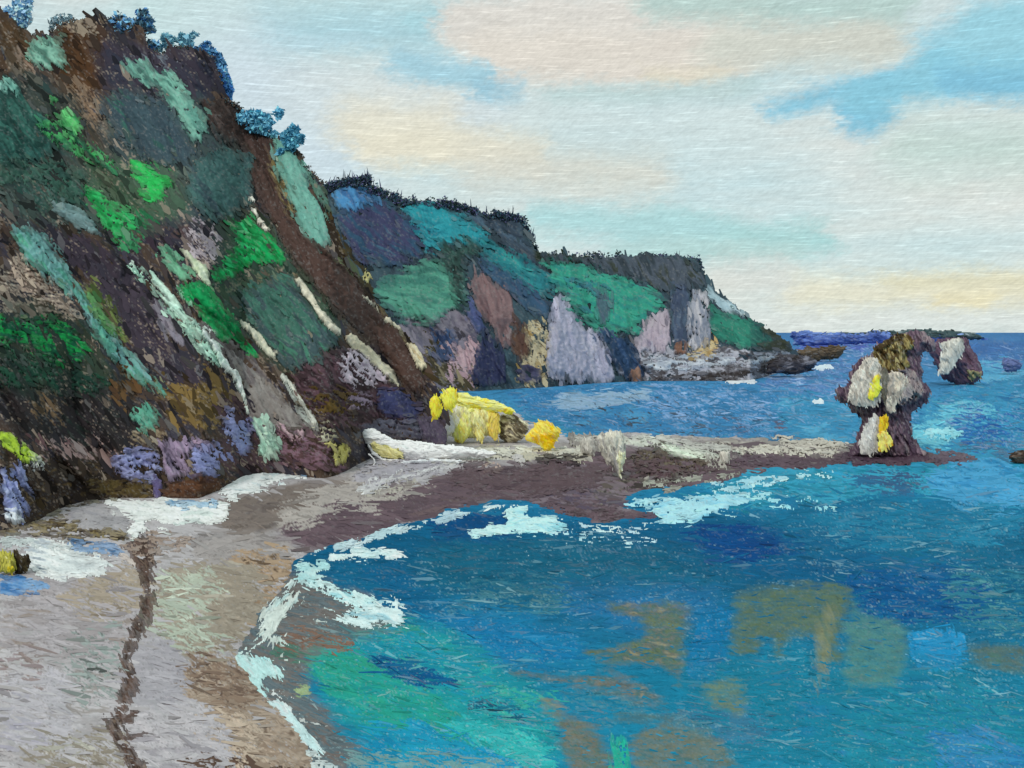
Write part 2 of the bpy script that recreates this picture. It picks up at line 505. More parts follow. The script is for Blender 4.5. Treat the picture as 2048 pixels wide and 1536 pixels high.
def solid(name, poly, Y, cols, ang=90, rag=4, deep=.5, mat='rock', step=2.0, ln=30, wd=6, parent=None, spots=(), jit=.16, holes=(), dab=11):
    """a free-standing rounded body with its own thickness, standing at distance Y: a front and a back shell that meet at the rim"""
    SEED[0] += 7; sd = SEED[0]
    P0 = chaikin(poly)
    u = np.arange(P0[:, 0].min() - rag * 1.5, P0[:, 0].max() + rag * 1.5 + step, step)
    v = np.arange(P0[:, 1].min() - rag * 1.5, P0[:, 1].max() + rag * 1.5 + step, step)
    x, y = np.meshgrid(u, v)
    d = sdist(x, y, P0)
    for hp in holes: d = np.minimum(d, -sdist(x, y, chaikin(hp)))
    e = d + rag * 1.4 * (fbm(x, y, rag * 2 + 3, sd, 3) - .5) + rag * .8 * (streak(x, y, ang, 16, 4, sd + 9, 2) - .5)
    m = e > 0
    q, used = grid_quads(m)
    if not len(q): return None
    px = Y / F
    wid = max(4.0, float(d.max()))
    r = np.clip(e / wid, 0, 1)
    bul = np.sqrt(1 - (1 - r) ** 2) * wid * px * deep * 2
    rel = (streak(x, y, ang, 30, 8, sd + 12, 3) - .5) * wid * px * .55 * np.clip(r * 3, 0, 1)
    c = colours(x, y, cols, ang, ln, wd, sd + 2, jit)
    for sp in spots:
        sp_poly, sp_cols = sp[0], sp[1]; sc = sp[2] if len(sp) > 2 else 1
        SEED[0] += 7
        dd = sdist(x, y, chaikin(sp_poly)) + 5 * (fbm(x, y, 9, SEED[0], 3) - .5) + 5 * (streak(x, y, ang, 14, 4, SEED[0] + 1) - .5)
        g = .5 * streak(x, y, ang, 10, 3.4, SEED[0] + 20, 2) + .5 * vn(x / 2.6, y / 2.6, SEED[0] + 4)
        k = (dd > 0) & (ramp01(g, .2, .8) < sc + (sc >= 1))
        c[k] = colours(x, y, sp_cols, ang, ln, wd, SEED[0] + 2, jit)[k]
        rel = rel + np.where(k, .10 * wid * px, 0)
    front = at(x, y, Y - bul - rel).reshape(-1, 3)[used]
    back = at(x, y, np.full(x.shape, float(Y)) + bul * .8 + .02).reshape(-1, 3)[used]
    n = len(front)
    cc = c.reshape(-1, 3)[used] / GAIN
    # rim wall
    eds = {}
    for k in range(4):
        for a, b in zip(q[:, k], q[:, (k + 1) % 4]):
            key = (a, b) if a < b else (b, a)
            eds[key] = None if key in eds else (a, b)
    rim = np.array([(a + n, b + n, b, a) for v_ in eds.values() if v_ for a, b in [v_]])
    qq = np.vstack([q, q[:, ::-1] + n, rim])
    V_, C_ = np.vstack([front, back]), np.vstack([cc, cc])
    rnd = np.random.RandomState(sd)
    ii, jj = np.nonzero(m)
    n = int(len(ii) * step * step / 42)
    if n > 6 and dab:
        k = rnd.randint(0, len(ii), n); i, j = ii[k], jj[k]
        a = np.radians(ang + rnd.normal(0, 16, n)); L = dab * rnd.uniform(.5, 1.3, n); Wd = dab * .3 * rnd.uniform(.6, 1.3, n)
        ca, sa = np.cos(a), np.sin(a); Yf = Y - bul - rel; W = []
        dc = np.clip(c[i, j] * (1 + .15 * rnd.normal(0, 1, (n, 1))), .004, .9)
        for p, q_ in ((-.5, -.22), (-.5, .22), (.1, .5), (.5, .18), (.5, -.14), (.1, -.5)):
            du, dv = ca * p * L - sa * q_ * Wd, sa * p * L + ca * q_ * Wd
            a1 = np.clip(np.round(i + dv / step).astype(int), 0, x.shape[0] - 1); b1 = np.clip(np.round(j + du / step).astype(int), 0, x.shape[1] - 1)
            yy = np.where(m[a1, b1], Yf[a1, b1], Yf[i, j])
            W.append(at(x[i, j] + du, y[i, j] + dv, yy - px * rnd.uniform(.6, 2.0, n)))
        b = np.arange(n)[:, None] * 6 + len(V_)
        qq = np.vstack([qq, b + np.array([[0, 5, 2, 1]]), b + np.array([[5, 4, 3, 2]])])
        V_ = np.vstack([V_, np.stack(W, 1).reshape(-1, 3)]); C_ = np.vstack([C_, np.repeat(dc, 6, 0) / GAIN])
    return mk_mesh(name, V_, qq, C_, mat, parent)


def spikes(name, pts, Y, cols, hgt, wid, mat='plant', parent=None, lean=8, n_each=1):
    """upright tufts: thin three-sided blades, roots at the given points"""
    rnd = random.Random(SEED[0]); SEED[0] += 7
    V, Q, Cc = [], [], []
    pal = [lin(c) for c in cols.split()]
    for (u, v) in pts:
        for _ in range(n_each):
            uu, vv = u + rnd.uniform(-3, 3), v + rnd.uniform(-2, 3)
            h = hgt * rnd.uniform(.4, 1.2); w = wid * rnd.uniform(.6, 1.3); l = rnd.uniform(-lean, lean)
            y0 = Y(uu) if callable(Y) else Y
            px = y0 / F
            b = len(V)
            r0 = at(uu, vv, y0 - .5); tip = at(uu + l, vv - h, y0 - .5)
            mid = (r0 * .55 + tip * .45)
            for k in range(3):
                a = k * 2.094
                V.append(r0 + np.array([math.cos(a), math.sin(a), 0]) * w * px * .35)
            for k in range(3):
                a = k * 2.094
                V.append(mid + np.array([math.cos(a), math.sin(a), 0]) * w * px * .6)
            for k in range(3):
                a = k * 2.094
                V.append(tip + np.array([math.cos(a), math.sin(a), 0]) * w * px * .12)
            for r in (0, 3):
                for k in range(3):
                    Q.append((b + r + k, b + r + (k + 1) % 3, b + r + 3 + (k + 1) % 3, b + r + 3 + k))
            c = np.array(pal[rnd.randrange(len(pal))]) * rnd.uniform(.8, 1.15)
            Cc += [c] * 9
    return mk_mesh(name, np.array(V), np.array(Q), np.array(Cc) / GAIN, mat, parent, smooth=False)


def smoothline(pts, u, w=40):
    p = np.array(pts, float); t = 0
    for k in np.linspace(-w, w, 9): t = t + np.interp(u + k, p[:, 0], p[:, 1])
    return t / 9


def leaves(name, spots, Y, cols, size, mat='plant', parent=None):
    """a cloud of small leaf clumps: spots are (u, v, half width, half height, how many)"""
    rnd = np.random.RandomState(SEED[0]); SEED[0] += 7
    pal = np.array([lin(q) for q in cols.split()])
    V, Cc = [], []
    for (u, v, w, h, n) in spots:
        y0 = Y(u) if callable(Y) else Y
        px = y0 / F
        d = rnd.normal(0, 1, (n, 3)); d /= np.linalg.norm(d, axis=1)[:, None]; d *= rnd.uniform(.2, 1.08, (n, 1)) ** .6
        lump = 1 + .3 * np.sin(d[:, 0:1] * 5 + u) * np.cos(d[:, 1:2] * 4 + v)
        cen = at(u + d[:, 0] * w * lump[:, 0], v + d[:, 1] * h * lump[:, 0], y0 + d[:, 2] * w * px * .8)
        a = rnd.normal(0, 1, (n, 3)); b = rnd.normal(0, 1, (n, 3))
        a /= np.linalg.norm(a, axis=1)[:, None]; b -= a * (a * b).sum(1)[:, None]; b /= np.linalg.norm(b, axis=1)[:, None]
        sz = size * px * rnd.uniform(.5, 1.4, (n, 1))
        a *= sz; b *= sz * .6
        V.append(np.stack([cen - a, cen - b, cen + a * 1.1, cen + b], 1).reshape(-1, 3))
        c0 = pal[rnd.randint(0, len(pal), n)] * (1 + .15 * rnd.normal(0, 1, (n, 1)))
        Cc.append(np.repeat(c0, 4, 0))
    V = np.vstack(V); Q = np.arange(len(V)).reshape(-1, 4)
    return mk_mesh(name, V, Q, np.clip(np.vstack(Cc), .004, .9) / .50, mat, parent, smooth=False)


def polyline(pts, u):
    p = np.array(pts, float)
    return np.interp(u, p[:, 0], p[:, 1])


# ------------------------------------------------------------------ the sea
STEP = 2.0
U1 = axis(0, 2048, STEP, -900, 2950, 12)
V1 = np.concatenate([665 + np.array([.35, .8, 1.6, 3, 5, 7]), np.arange(674, 1536, STEP), np.arange(1540, 2600, 24)])
U, V = np.meshgrid(U1, V1)
P = at(U, V, z=0.0)
swell = .55 * (streak(U, V, 4, 90, 9, 901, 3) - .5) + .3 * (streak(U, V, -8, 26, 4, 902, 2) - .5)
P[..., 2] += swell * np.clip(P[..., 1] / 400, .12, .55) * np.clip((V - 700) / 200, .1, 1)
tv = ramp01(V + 70 * (streak(U, V, 2, 200, 16, 903, 2) - .5), 0, 1)
stops = [(660, '3f74ab'), (720, '4784b6'), (790, '4189b8'), (860, '3f8db6'), (930, '3296bb'), (985, '1f7ba6'),
         (1060, '0f5c84'), (1150, '125e82'), (1260, '1d7096'), (1360, '1b7d9f'), (1536, '2187aa'), (2600, '2187aa')]
Vw = V + 60 * (streak(U, V, 2, 160, 14, 903, 3) - .5)
cs = np.array([lin(c) for _, c in stops]); xs = [a for a, _ in stops]
col = np.stack([np.interp(Vw, xs, cs[:, k]) for k in range(3)], -1)
col *= (1 + .42 * (streak(U, V, 3, 34, 5, 905, 3) - .5) + .20 * (vn(U / 2.6, V / 2.6, 906) - .5) + .25 * (streak(U, V, -2, 160, 4.5, 907, 2) - .5))[..., None]
nup = np.zeros(P.shape); nup[..., 2] = 1
sea = Surface(U, V, P, col, np.ones(U.shape, bool), nup, np.clip(P[..., 1] / 150, .25, 4))
W, A = sea.wash, sea.paint
sea.gain = 1.02
# far water, right of the stack
W([(1880, 676), (2060, 676), (2060, 720), (1900, 722)], '3f6ba6 4a7db4', 0, 24)
A([(1885, 730), (2048, 722), (2060, 762), (1900, 768)], '4f9cc6 62acd0', 0, .75, 10)
A([(1590, 672), (1800, 676), (1790, 700), (1600, 702)], '3c48a0 4f63b4 8fa0d8', 0, .9, 5, 40, 4)
A([(1560, 700), (1780, 695), (1740, 770), (1600, 800), (1520, 780)], '7d9cc8 5580b8 9ab4d8', 20, .6, 14, 20, 5)
A([(1000, 772), (1300, 770), (1500, 775), (1660, 800), (1740, 870), (1500, 880), (1200, 870), (1060, 830)], '4388ba 3a7fb2 4e95c2', 2, .95, 10, 70, 7)
A([(1100, 796), (1180, 786), (1290, 778), (1300, 800), (1200, 815), (1110, 818)], '96b3cd 7fa5c8', -4, .95, 8, 50, 5)
A([(1280, 785), (1420, 778), (1540, 800), (1560, 840), (1400, 850), (1290, 830)], '8aaad4 5f94c6', 20, .5, 18, 14, 5)
A([(1170, 815), (1330, 800), (1420, 850), (1300, 870), (1150, 850)], '3d4756 56708a', 30, .3, 16, 12, 4)
A([(1400, 838), (1560, 830), (1600, 880), (1420, 880)], '4a5566 3f6f96 6b5a68', 6, .4, 14, 20, 4)
A([(1540, 795), (1700, 800), (1740, 860), (1720, 890), (1580, 880)], '4a9ac2 3b8cb8 56a6cc', 0, .95, 14)
A([(1830, 800), (1930, 770), (2060, 770), (2060, 900), (1850, 890)], '2f80b0 3d90ba 276fa2', 0, .85, 14, 40, 5)
A([(1810, 870), (1870, 820), (1960, 800), (2000, 830), (1900, 880), (1830, 900)], '58aecd 6cc0d8 4598c0', 10, .7, 16, 30, 6)
A([(1830, 860), (1900, 858), (1930, 872), (1880, 890), (1830, 884)], '7fd0e0 68bfd8', 0, .8, 8, 30, 5)
A([(1900, 830), (2020, 820), (2060, 900), (1930, 900)], '2560a8 2f78b8', 10, .45, 14, 20, 5)
A([(1900, 890), (2060, 880), (2060, 925), (1940, 930)], '3f7ba0 5a7590', 10, .5, 12)
# below the spit
A([(1440, 945), (1700, 940), (1900, 935), (1880, 985), (1600, 1000), (1400, 1010)], '228aa6 3a9fc0 1c7e98', 2, .9, 18, 60, 7)
A([(1840, 935), (2060, 930), (2060, 1030), (1900, 1010)], '3f96cc 4fa5d4 2f86b8', 8, .9, 18, 60, 8)
A([(1690, 945), (1830, 945), (1850, 985), (1720, 1000)], '3c5f86 2f6f98', 10, .5, 12)
A([(860, 1040), (1000, 1030), (1050, 1050), (1000, 1075), (880, 1080)], '0d5288 0a4a7c', 0, .95, 10)
W([(1330, 1050), (1700, 1040), (1800, 1110), (1700, 1170), (1400, 1160)], '0d5688 0f5e8e 125484', 4, 70, .6)
W([(880, 1080), (1300, 1075), (1340, 1160), (1000, 1190), (820, 1150)], '15607f 1a6886 1d7290', 2, 60, .8)
A([(1100, 1085), (1330, 1085), (1320, 1150), (1180, 1150)], '4f7d9a 6f8fac', 70, .25, 16, 14, 4)
A([(1360, 1060), (1560, 1055), (1620, 1110), (1420, 1120)], '0b4a86 0a4480', 0, .8, 18, 60, 6)
A([(1600, 1020), (2060, 1010), (2060, 1080), (1700, 1090)], '1d78a0 2b8ab0', 2, .7, 20, 60, 6)
W([(1060, 1160), (1430, 1150), (1450, 1230), (1200, 1260)], '2a78aa 2570a6', 2, 50, .8)
A([(900, 1170), (1100, 1165), (1150, 1215), (1000, 1240), (880, 1220)], '2a6f88 4a8494 2f7488', 3, .55, 20, 30, 5)
W([(800, 1200), (1160, 1250), (1180, 1330), (950, 1340), (820, 1290)], '1f84b4 1a78ac 2a8cb4', 4, 60, .9)
A([(1700, 1140), (1960, 1120), (1980, 1240), (1800, 1250), (1700, 1200)], '125f94 0f558c 1a6a98', 4, .8, 26, 50, 7)
A([(1880, 1160), (2060, 1120), (2060, 1290), (1960, 1260)], '3a8098 2f7890 5a98a0', 4, .55, 24, 40, 5)
A([(1822, 1258), (1925, 1262), (1925, 1330), (1880, 1350), (1822, 1330)], '2a94c8 1f8ac0', 80, .95, 10, 20, 5)
A([(1385, 1250), (1465, 1200), (1455, 1300), (1420, 1360), (1378, 1370)], '1572a4 1a7aac', 80, .95, 10, 30, 6)
A([(1560, 1280), (1610, 1290), (1630, 1400), (1600, 1480), (1500, 1440), (1520, 1330)], '197a9e 1a84a6', 75, .9, 14, 30, 6)
W([(1400, 1290), (2060, 1340), (2060, 1545), (1350, 1545)], '1a7890 1f7f98 2078a0', 14, 90, .6)
W([(850, 1090), (1330, 1090), (1500, 1150), (1100, 1200), (850, 1180)], '135a78 176480', 3, 70, .6)
W([(1480, 1000), (2060, 1000), (2060, 1150), (1600, 1120)], '1a6f92 1f7a9a', 3, 70, .45)
# shallow turquoise by the beach
W([(640, 1130), (820, 1120), (880, 1220), (800, 1260), (660, 1190)], '12608c 176a90', 4, 40, .8)
W([(590, 1265), (700, 1250), (860, 1240), (1000, 1330), (1110, 1420), (1120, 1540), (780, 1545), (660, 1400)], '2a9a98 239aa0 1f8fa2', 24, 60, .95)
A([(600, 1285), (700, 1310), (830, 1370), (900, 1430), (1000, 1470), (980, 1500), (850, 1470), (700, 1420), (620, 1350)], '2f9e88 2aa092 249a9c', 28, .8, 22, 60, 8)
A([(700, 1225), (790, 1232), (840, 1262), (760, 1275), (690, 1260)], '3a9a90 2a8f90 4a8f84', 10, .7, 16, 40, 6)
A([(720, 1265), (800, 1260), (900, 1300), (1000, 1370), (1110, 1400), (1115, 1460), (980, 1430), (850, 1370), (730, 1310)], '2a9aa0 1f90a8 3aa69c', 26, .7, 24, 60, 8)
A([(720, 1310), (860, 1330), (880, 1365), (800, 1370)], '14588c 1a6c94', 6, .8, 10, 30, 5)
A([(790, 1340), (880, 1350), (920, 1370), (850, 1380)], '0f5288 14608c', 4, .6, 8, 30, 5)
A([(930, 1395), (1030, 1410), (1060, 1450), (1010, 1440), (950, 1425)], '1f6f88 18607c', 10, .6, 10, 20, 5)
A([(900, 1440), (1060, 1460), (1110, 1520), (1100, 1545), (960, 1500)], '3abab8 35b0b4 2aa4ac', 30, .8, 18, 50, 7)
A([(720, 1450), (900, 1460), (1020, 1545), (760, 1545)], '1f8fb4 2298ba 1a86ae', 26, .85, 20, 50, 8)
A([(860, 1500), (1000, 1510), (1060, 1545), (880, 1545)], '1d93c0 2a9ec4', 20, .8, 14)
A([(1700, 1400), (2060, 1380), (2060, 1545), (1650, 1545)], '1a7c98 2488a0 2f80ac', 14, .6, 30, 60, 9)
A([(1850, 1440), (2060, 1500), (2060, 1545), (1900, 1545)], '2a7cb4 3488b8', 22, .7, 24, 60, 8)
A([(1330, 1420), (1500, 1400), (1560, 1480), (1450, 1500)], '4080a0 3a7898 5a8ca0', 8, .6, 24, 50, 7)
A([(1120, 1380), (1280, 1400), (1320, 1440), (1160, 1440)], '3a7fa0 44889c', 8, .6, 18, 40, 6)
# brown water over wet sand
W([(560, 1130), (660, 1165), (760, 1215), (790, 1255), (700, 1275), (610, 1310), (620, 1390), (680, 1450), (720, 1500), (700, 1545), (600, 1545), (440, 1400), (440, 1260), (520, 1200)], '6f6b66 7a706a 667074 7c6c64', 20, 34, .93, 50, 8)
A([(560, 1260), (690, 1270), (700, 1300), (600, 1290), (590, 1320), (560, 1300)], '7a6054 866a5c', 20, .7, 14, 40, 6)
A([(545, 1290), (600, 1290), (590, 1330), (540, 1310)], '5a7d70 4a7064', 20, .8, 10)
A([(700, 1500), (900, 1500), (1060, 1535), (1000, 1545), (700, 1545)], '7a9a9c 6ea2a6', 10, .6, 20, 50, 7)
A([(585, 1370), (620, 1368), (618, 1390), (590, 1392)], 'a3b487 8fa47c', 0, .8, 6)
# glints painted into the sea colour as light flecks, plus darker and lilac flecks
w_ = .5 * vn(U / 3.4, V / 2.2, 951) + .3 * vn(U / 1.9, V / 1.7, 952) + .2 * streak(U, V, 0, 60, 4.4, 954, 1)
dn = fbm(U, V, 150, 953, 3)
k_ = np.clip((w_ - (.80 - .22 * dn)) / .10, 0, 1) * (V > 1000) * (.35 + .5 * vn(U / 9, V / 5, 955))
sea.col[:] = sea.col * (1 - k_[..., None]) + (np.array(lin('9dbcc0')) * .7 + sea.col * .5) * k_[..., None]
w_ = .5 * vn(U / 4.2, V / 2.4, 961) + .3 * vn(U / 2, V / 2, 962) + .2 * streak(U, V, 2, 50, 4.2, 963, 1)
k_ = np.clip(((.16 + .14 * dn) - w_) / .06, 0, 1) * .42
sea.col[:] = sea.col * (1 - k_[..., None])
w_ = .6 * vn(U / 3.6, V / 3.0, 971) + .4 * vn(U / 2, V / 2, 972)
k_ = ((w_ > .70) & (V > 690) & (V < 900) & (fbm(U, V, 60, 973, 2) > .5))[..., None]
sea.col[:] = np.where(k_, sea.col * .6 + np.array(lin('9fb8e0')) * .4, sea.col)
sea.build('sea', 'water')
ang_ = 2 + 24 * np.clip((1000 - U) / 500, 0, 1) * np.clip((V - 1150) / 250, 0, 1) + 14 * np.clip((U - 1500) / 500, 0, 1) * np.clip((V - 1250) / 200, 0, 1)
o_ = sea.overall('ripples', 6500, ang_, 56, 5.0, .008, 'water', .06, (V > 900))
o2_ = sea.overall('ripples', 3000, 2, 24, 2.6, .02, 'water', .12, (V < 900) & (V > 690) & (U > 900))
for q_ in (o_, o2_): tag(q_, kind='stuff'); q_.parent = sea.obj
# water to the sides and behind the viewer
bv = np.array([(-9000, -6000, -.6), (9000, -6000, -.6), (9000, 60, -.6), (-9000, 60, -.6)])
tag(mk_mesh('water', bv, np.array([[0, 1, 2, 3]]), np.array([lin('1c6f98')] * 4), 'water', sea.obj))

def T(surf, name, cat, label, poly, cols, ang=0, cov=1, rag=10, h=1.0, mat='plant', group=None, kind=None, **k):
    o = surf.layer(name, poly, cols, ang, cov, rag, h, mat, **k)
    if o: tag(o, label, cat, group, kind)
    return o
REFLECTIONS = 'brown reflections painted on the bay'
def painted_reflection(label, poly, cols, cov=1, ang=4, rag=8):  # reflections on the water, painted as olive brown colour on thin patches
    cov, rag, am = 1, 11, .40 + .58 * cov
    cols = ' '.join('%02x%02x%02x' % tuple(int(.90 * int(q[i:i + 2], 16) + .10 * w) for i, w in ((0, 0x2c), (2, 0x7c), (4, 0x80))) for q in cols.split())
    return T(sea, 'reflection_patch', 'painted_reflection', label, poly, cols, ang, cov, rag, .03, 'water', REFLECTIONS, ln=26, wd=5, ridge=.5, amt=am, feather=22)
painted_reflection('olive painted reflection shaped like a bracket with a straight edge facing the blue gap', [(1200, 1198), (1300, 1195), (1388, 1200), (1392, 1250), (1375, 1300), (1372, 1378), (1345, 1380), (1335, 1340), (1200, 1332), (1160, 1300), (1240, 1290), (1290, 1270), (1250, 1235), (1215, 1225)], '6f6f52 76784f 5f6f60 7d7462 a08f70', .82)
painted_reflection('long thin brown painted reflection streak pointing towards the turquoise shallows', [(1010, 1338), (1120, 1350), (1190, 1345), (1230, 1335), (1300, 1365), (1345, 1405), (1330, 1425), (1250, 1400), (1150, 1378), (1060, 1365)], '6f5f4c 8a7560 5f6a60 a08a70', .62)
painted_reflection('broad green brown painted reflection block with two notches in its lower edge', [(1470, 1168), (1600, 1160), (1705, 1165), (1712, 1200), (1690, 1240), (1690, 1330), (1640, 1335), (1625, 1280), (1580, 1280), (1572, 1330), (1545, 1320), (1535, 1280), (1520, 1320), (1450, 1320), (1458, 1250), (1462, 1200)], '5f6f60 667458 56706c 6f7a5c', .85)
painted_reflection('dull sea green painted reflection square beside the bright blue water', [(1695, 1200), (1740, 1215), (1822, 1240), (1822, 1330), (1790, 1380), (1720, 1375), (1690, 1400), (1680, 1330)], '4f8080 5a8a84 5c7f78', .7)
painted_reflection('tan speckled painted reflection strip joining the green brown block to the green square', [(1660, 1205), (1680, 1230), (1665, 1330), (1640, 1400), (1625, 1395), (1622, 1320), (1632, 1240)], '98906f 8f8a68 76806a', .6, 70, 8)
painted_reflection('small dark olive painted reflection at the edge of the bay by bright blue water', [(1925, 1285), (1990, 1275), (2060, 1290), (2060, 1360), (1990, 1350), (1940, 1335)], '5a7360 5f6f68 4f7078', .75)
painted_reflection('yellowish painted reflection tail below the notched block', [(1400, 1360), (1490, 1345), (1500, 1420), (1480, 1440), (1410, 1410)], '6f8068 7f8560 5a8080', .55)
painted_reflection('grey brown painted reflection beside the turquoise shallows', [(1065, 1378), (1120, 1392), (1150, 1425), (1115, 1440), (1085, 1420)], '7f7a6a 8f8270 a09484', .75)
painted_reflection('brown painted reflection running out of the picture beside the turquoise tongue', [(1100, 1420), (1190, 1440), (1230, 1500), (1230, 1560), (1140, 1560), (1110, 1500)], '5f6f6c 6f7260 827460 4f7070', .75)
painted_reflection('square brown painted reflection at the near edge between teal waters', [(1255, 1455), (1350, 1435), (1450, 1460), (1480, 1560), (1258, 1560)], '6a7060 7f7864 5c726c', .7)
painted_reflection('faint brown painted reflection smear between the two near ones', [(1180, 1430), (1330, 1415), (1400, 1440), (1260, 1458)], '5a6f70 4f6a70', .6)
T(sea, 'weed_patch', 'seaweed', 'bright emerald weed tuft between the two near painted reflections', [(1222, 1480), (1240, 1470), (1258, 1490), (1256, 1560), (1222, 1560)], '1fb39a 27a894', 80, .85, 8, .05, 'plant')
# ------------------------------------------------------------------ the beach and the rocky spit
LAND = [(-420, 2600), (900, 2600), (700, 1700), (640, 1560), (632, 1500), (590, 1440), (548, 1400), (515, 1358), (490, 1330), (484, 1305), (500, 1278), (524, 1255),
        (528, 1230), (560, 1195), (596, 1150), (590, 1125), (650, 1105), (720, 1085), (790, 1062), (850, 1045), (900, 1028),
        (1000, 1012), (1060, 1010), (1120, 1030), (1190, 1055), (1250, 1045), (1330, 1040), (1300, 1020), (1240, 1005), (1330, 990), (1420, 975),
        (1500, 952), (1600, 942), (1700, 935), (1850, 934), (1960, 930), (1985, 915), (1900, 905), (1850, 890), (1790, 880), (1690, 878),
        (1600, 868), (1500, 866), (1400, 868), (1330, 862), (1230, 858), (1150, 862), (1110, 850), (1040, 820), (960, 790), (880, 770), (600, 790), (-420, 800)]
LP = np.array(LAND, float)
U2 = axis(0, 1990, STEP, -420, 1990, 30); U2 = U2[U2 < 2000]
V2 = np.concatenate([np.arange(790, 1536, STEP), np.arange(1540, 2600, 24)])
U, V = np.meshgrid(U2, V2)
d0 = sdist(U, V, chaikin(LP))
d = d0 + 14 * (fbm(U, V, 30, 700, 3) - .5) + 12 * (streak(U, V, 0, 30, 5, 701, 2) - .5)
zz = -.12 + 1.5 * (1 - np.exp(-np.clip(d, -40, 400) / 110)) 
zz += np.clip(d / 60, 0, 1) * (.22 * (fbm(U, V, 70, 702, 3) - .5) + .08 * (streak(U, V, 5, 22, 5, 703, 2) - .5))
P = at(U, V, z=zz)
col = colours(U, V, 'b1abae a9a2a4 b9b3b6 9c9492', 8, 70, 9, 704, .12)
nup = np.zeros(P.shape); nup[..., 2] = 1
beach = Surface(U, V, P, col, d > -6, nup, np.clip(P[..., 1] / 120, .3, 3))
W, A = beach.wash, beach.paint
beach.gain = .95; beach.hs = .5


def yb_at(u, v, z=.02):
    j = int(np.argmin(abs(U2 - u))); i = int(np.argmin(abs(V2 - v)))
    return float(beach.P[i, j, 1])
W([(560, 1010), (800, 960), (1300, 880), (1990, 880), (1990, 940), (1300, 1060), (1050, 1030), (860, 1050), (640, 1110), (560, 1080)], '5e4a4e 53404a 644f58 4b3a42', -6, 30, .95, 60, 8)
W([(420, 1000), (600, 960), (720, 950), (640, 1010), (500, 1080), (430, 1060)], '6a5c56 75675f 5c4f4a', -20, 24, .9)
W([(370, 1080), (520, 1060), (590, 1090), (560, 1130), (400, 1140)], '938a86 a39a98 857c7a', -8, 24, .85)
A([(560, 1000), (800, 950), (870, 960), (760, 1010), (560, 1060)], '9a918c aaa19c 8c827e', -14, .7, 20, 60, 7)
A([(440, 1110), (590, 1105), (590, 1150), (550, 1240), (520, 1230), (530, 1150)], '8f7660 ae947c 6f5a48', 10, .7, 18, 14, 5)
A([(300, 1140), (500, 1125), (540, 1190), (520, 1250), (440, 1310), (300, 1280)], 'a89c8e 9a8d7f b0a698', 20, .9, 20, 50, 9)
A([(310, 1150), (420, 1130), (450, 1180), (400, 1230), (440, 1310), (330, 1280), (300, 1240)], 'bcc4b6 b0b6a6 c8cebe', 30, .6, 22, 50, 9)
A([(260, 1290), (350, 1285), (380, 1350), (370, 1400), (260, 1420), (250, 1350)], 'a59fa6 aea8ae', 0, .95, 12)
A([(375, 1330), (480, 1320), (550, 1400), (640, 1500), (640, 1560), (520, 1560), (440, 1490), (370, 1380)], '907b6d 9c8777 ae9a8a 7e6a5c', 30, .9, 20, 40, 8)
A([(380, 1300), (470, 1320), (520, 1390), (480, 1420), (380, 1360)], '6f5a4f 8f7868 5a463c', 30, .6, 18, 14, 5)
A([(400, 1420), (500, 1440), (560, 1520), (480, 1545), (400, 1480)], 'b8a290 c2ae9c 8a7464', 20, .6, 20, 14, 5)
A([(240, 1420), (400, 1400), (480, 1500), (400, 1560), (260, 1560)], 'b2acb2 bdb6ba a59ea4', 10, .85, 20, 60, 9)
A([(360, 1500), (520, 1520), (640, 1536), (620, 1560), (380, 1545)], '6a5348 4f3c32', 12, .5, 10, 40, 4)
A([(0, 1180), (180, 1150), (280, 1180), (260, 1300), (0, 1320)], 'a59da0 9f9698 b0a8ac 9a8c86', 6, .9, 20, 70, 9)
A([(120, 1180), (280, 1120), (290, 1230), (180, 1240)], '9c8e7e a8998a 8a7c6e', 14, .6, 22, 20, 6)
A([(150, 1260), (240, 1250), (240, 1420), (160, 1400), (130, 1320)], '7c8280 9aa3a0 4f5250', 30, .45, 22, 14, 4)
A([(0, 1310), (80, 1300), (90, 1380), (0, 1370)], '8f7f7c a09094', 10, .45, 20, 20, 5)
A([(60, 1470), (240, 1450), (260, 1560), (70, 1560)], 'aaa59a 8f8478 b8b2a8', 24, .5, 26, 14, 5)
A([(0, 1340), (120, 1330), (140, 1480), (0, 1500)], 'b0aab0 bab4ba a8a2ae', 10, .7, 26, 60, 9)
A([(1100, 980), (1300, 900), (1500, 890), (1480, 950), (1250, 1000)], '4a3f42 6f6560 38302e 8a8478', -4, .5, 18, 14, 4)
A([(1040, 960), (1180, 950), (1280, 1000), (1150, 1030), (1060, 1000)], '6a5c64 7a6c74 55495a', 6, .6, 18)
A([(1350, 870), (1560, 868), (1700, 880), (1700, 905), (1400, 900)], 'a8a09a 8f8884 b5aca4', 2, .65, 12, 30, 5)
fl = (vn(U / 3.4, V / 2.2, 751) * .5 + vn(U / 1.8, V / 1.6, 752) * .5 > .74) & (fbm(U, V, 60, 753, 2) > .42)
beach.col[fl] = beach.col[fl] * .55 + np.array(lin('4a3f3a')) * .45
beach.build('beach', 'sand')
bb = beach.obj
q_ = beach.overall('loose_sand', 2200, 8, 60, 8.0, .012, 'sand', .035); q_.parent = bb


def BP(name, poly, cols, ang=0, cov=1, rag=10, h=.12, mat='sand', **k):
    return beach.layer(name, poly, cols, ang, cov, rag, h, mat, parent=bb, **k)


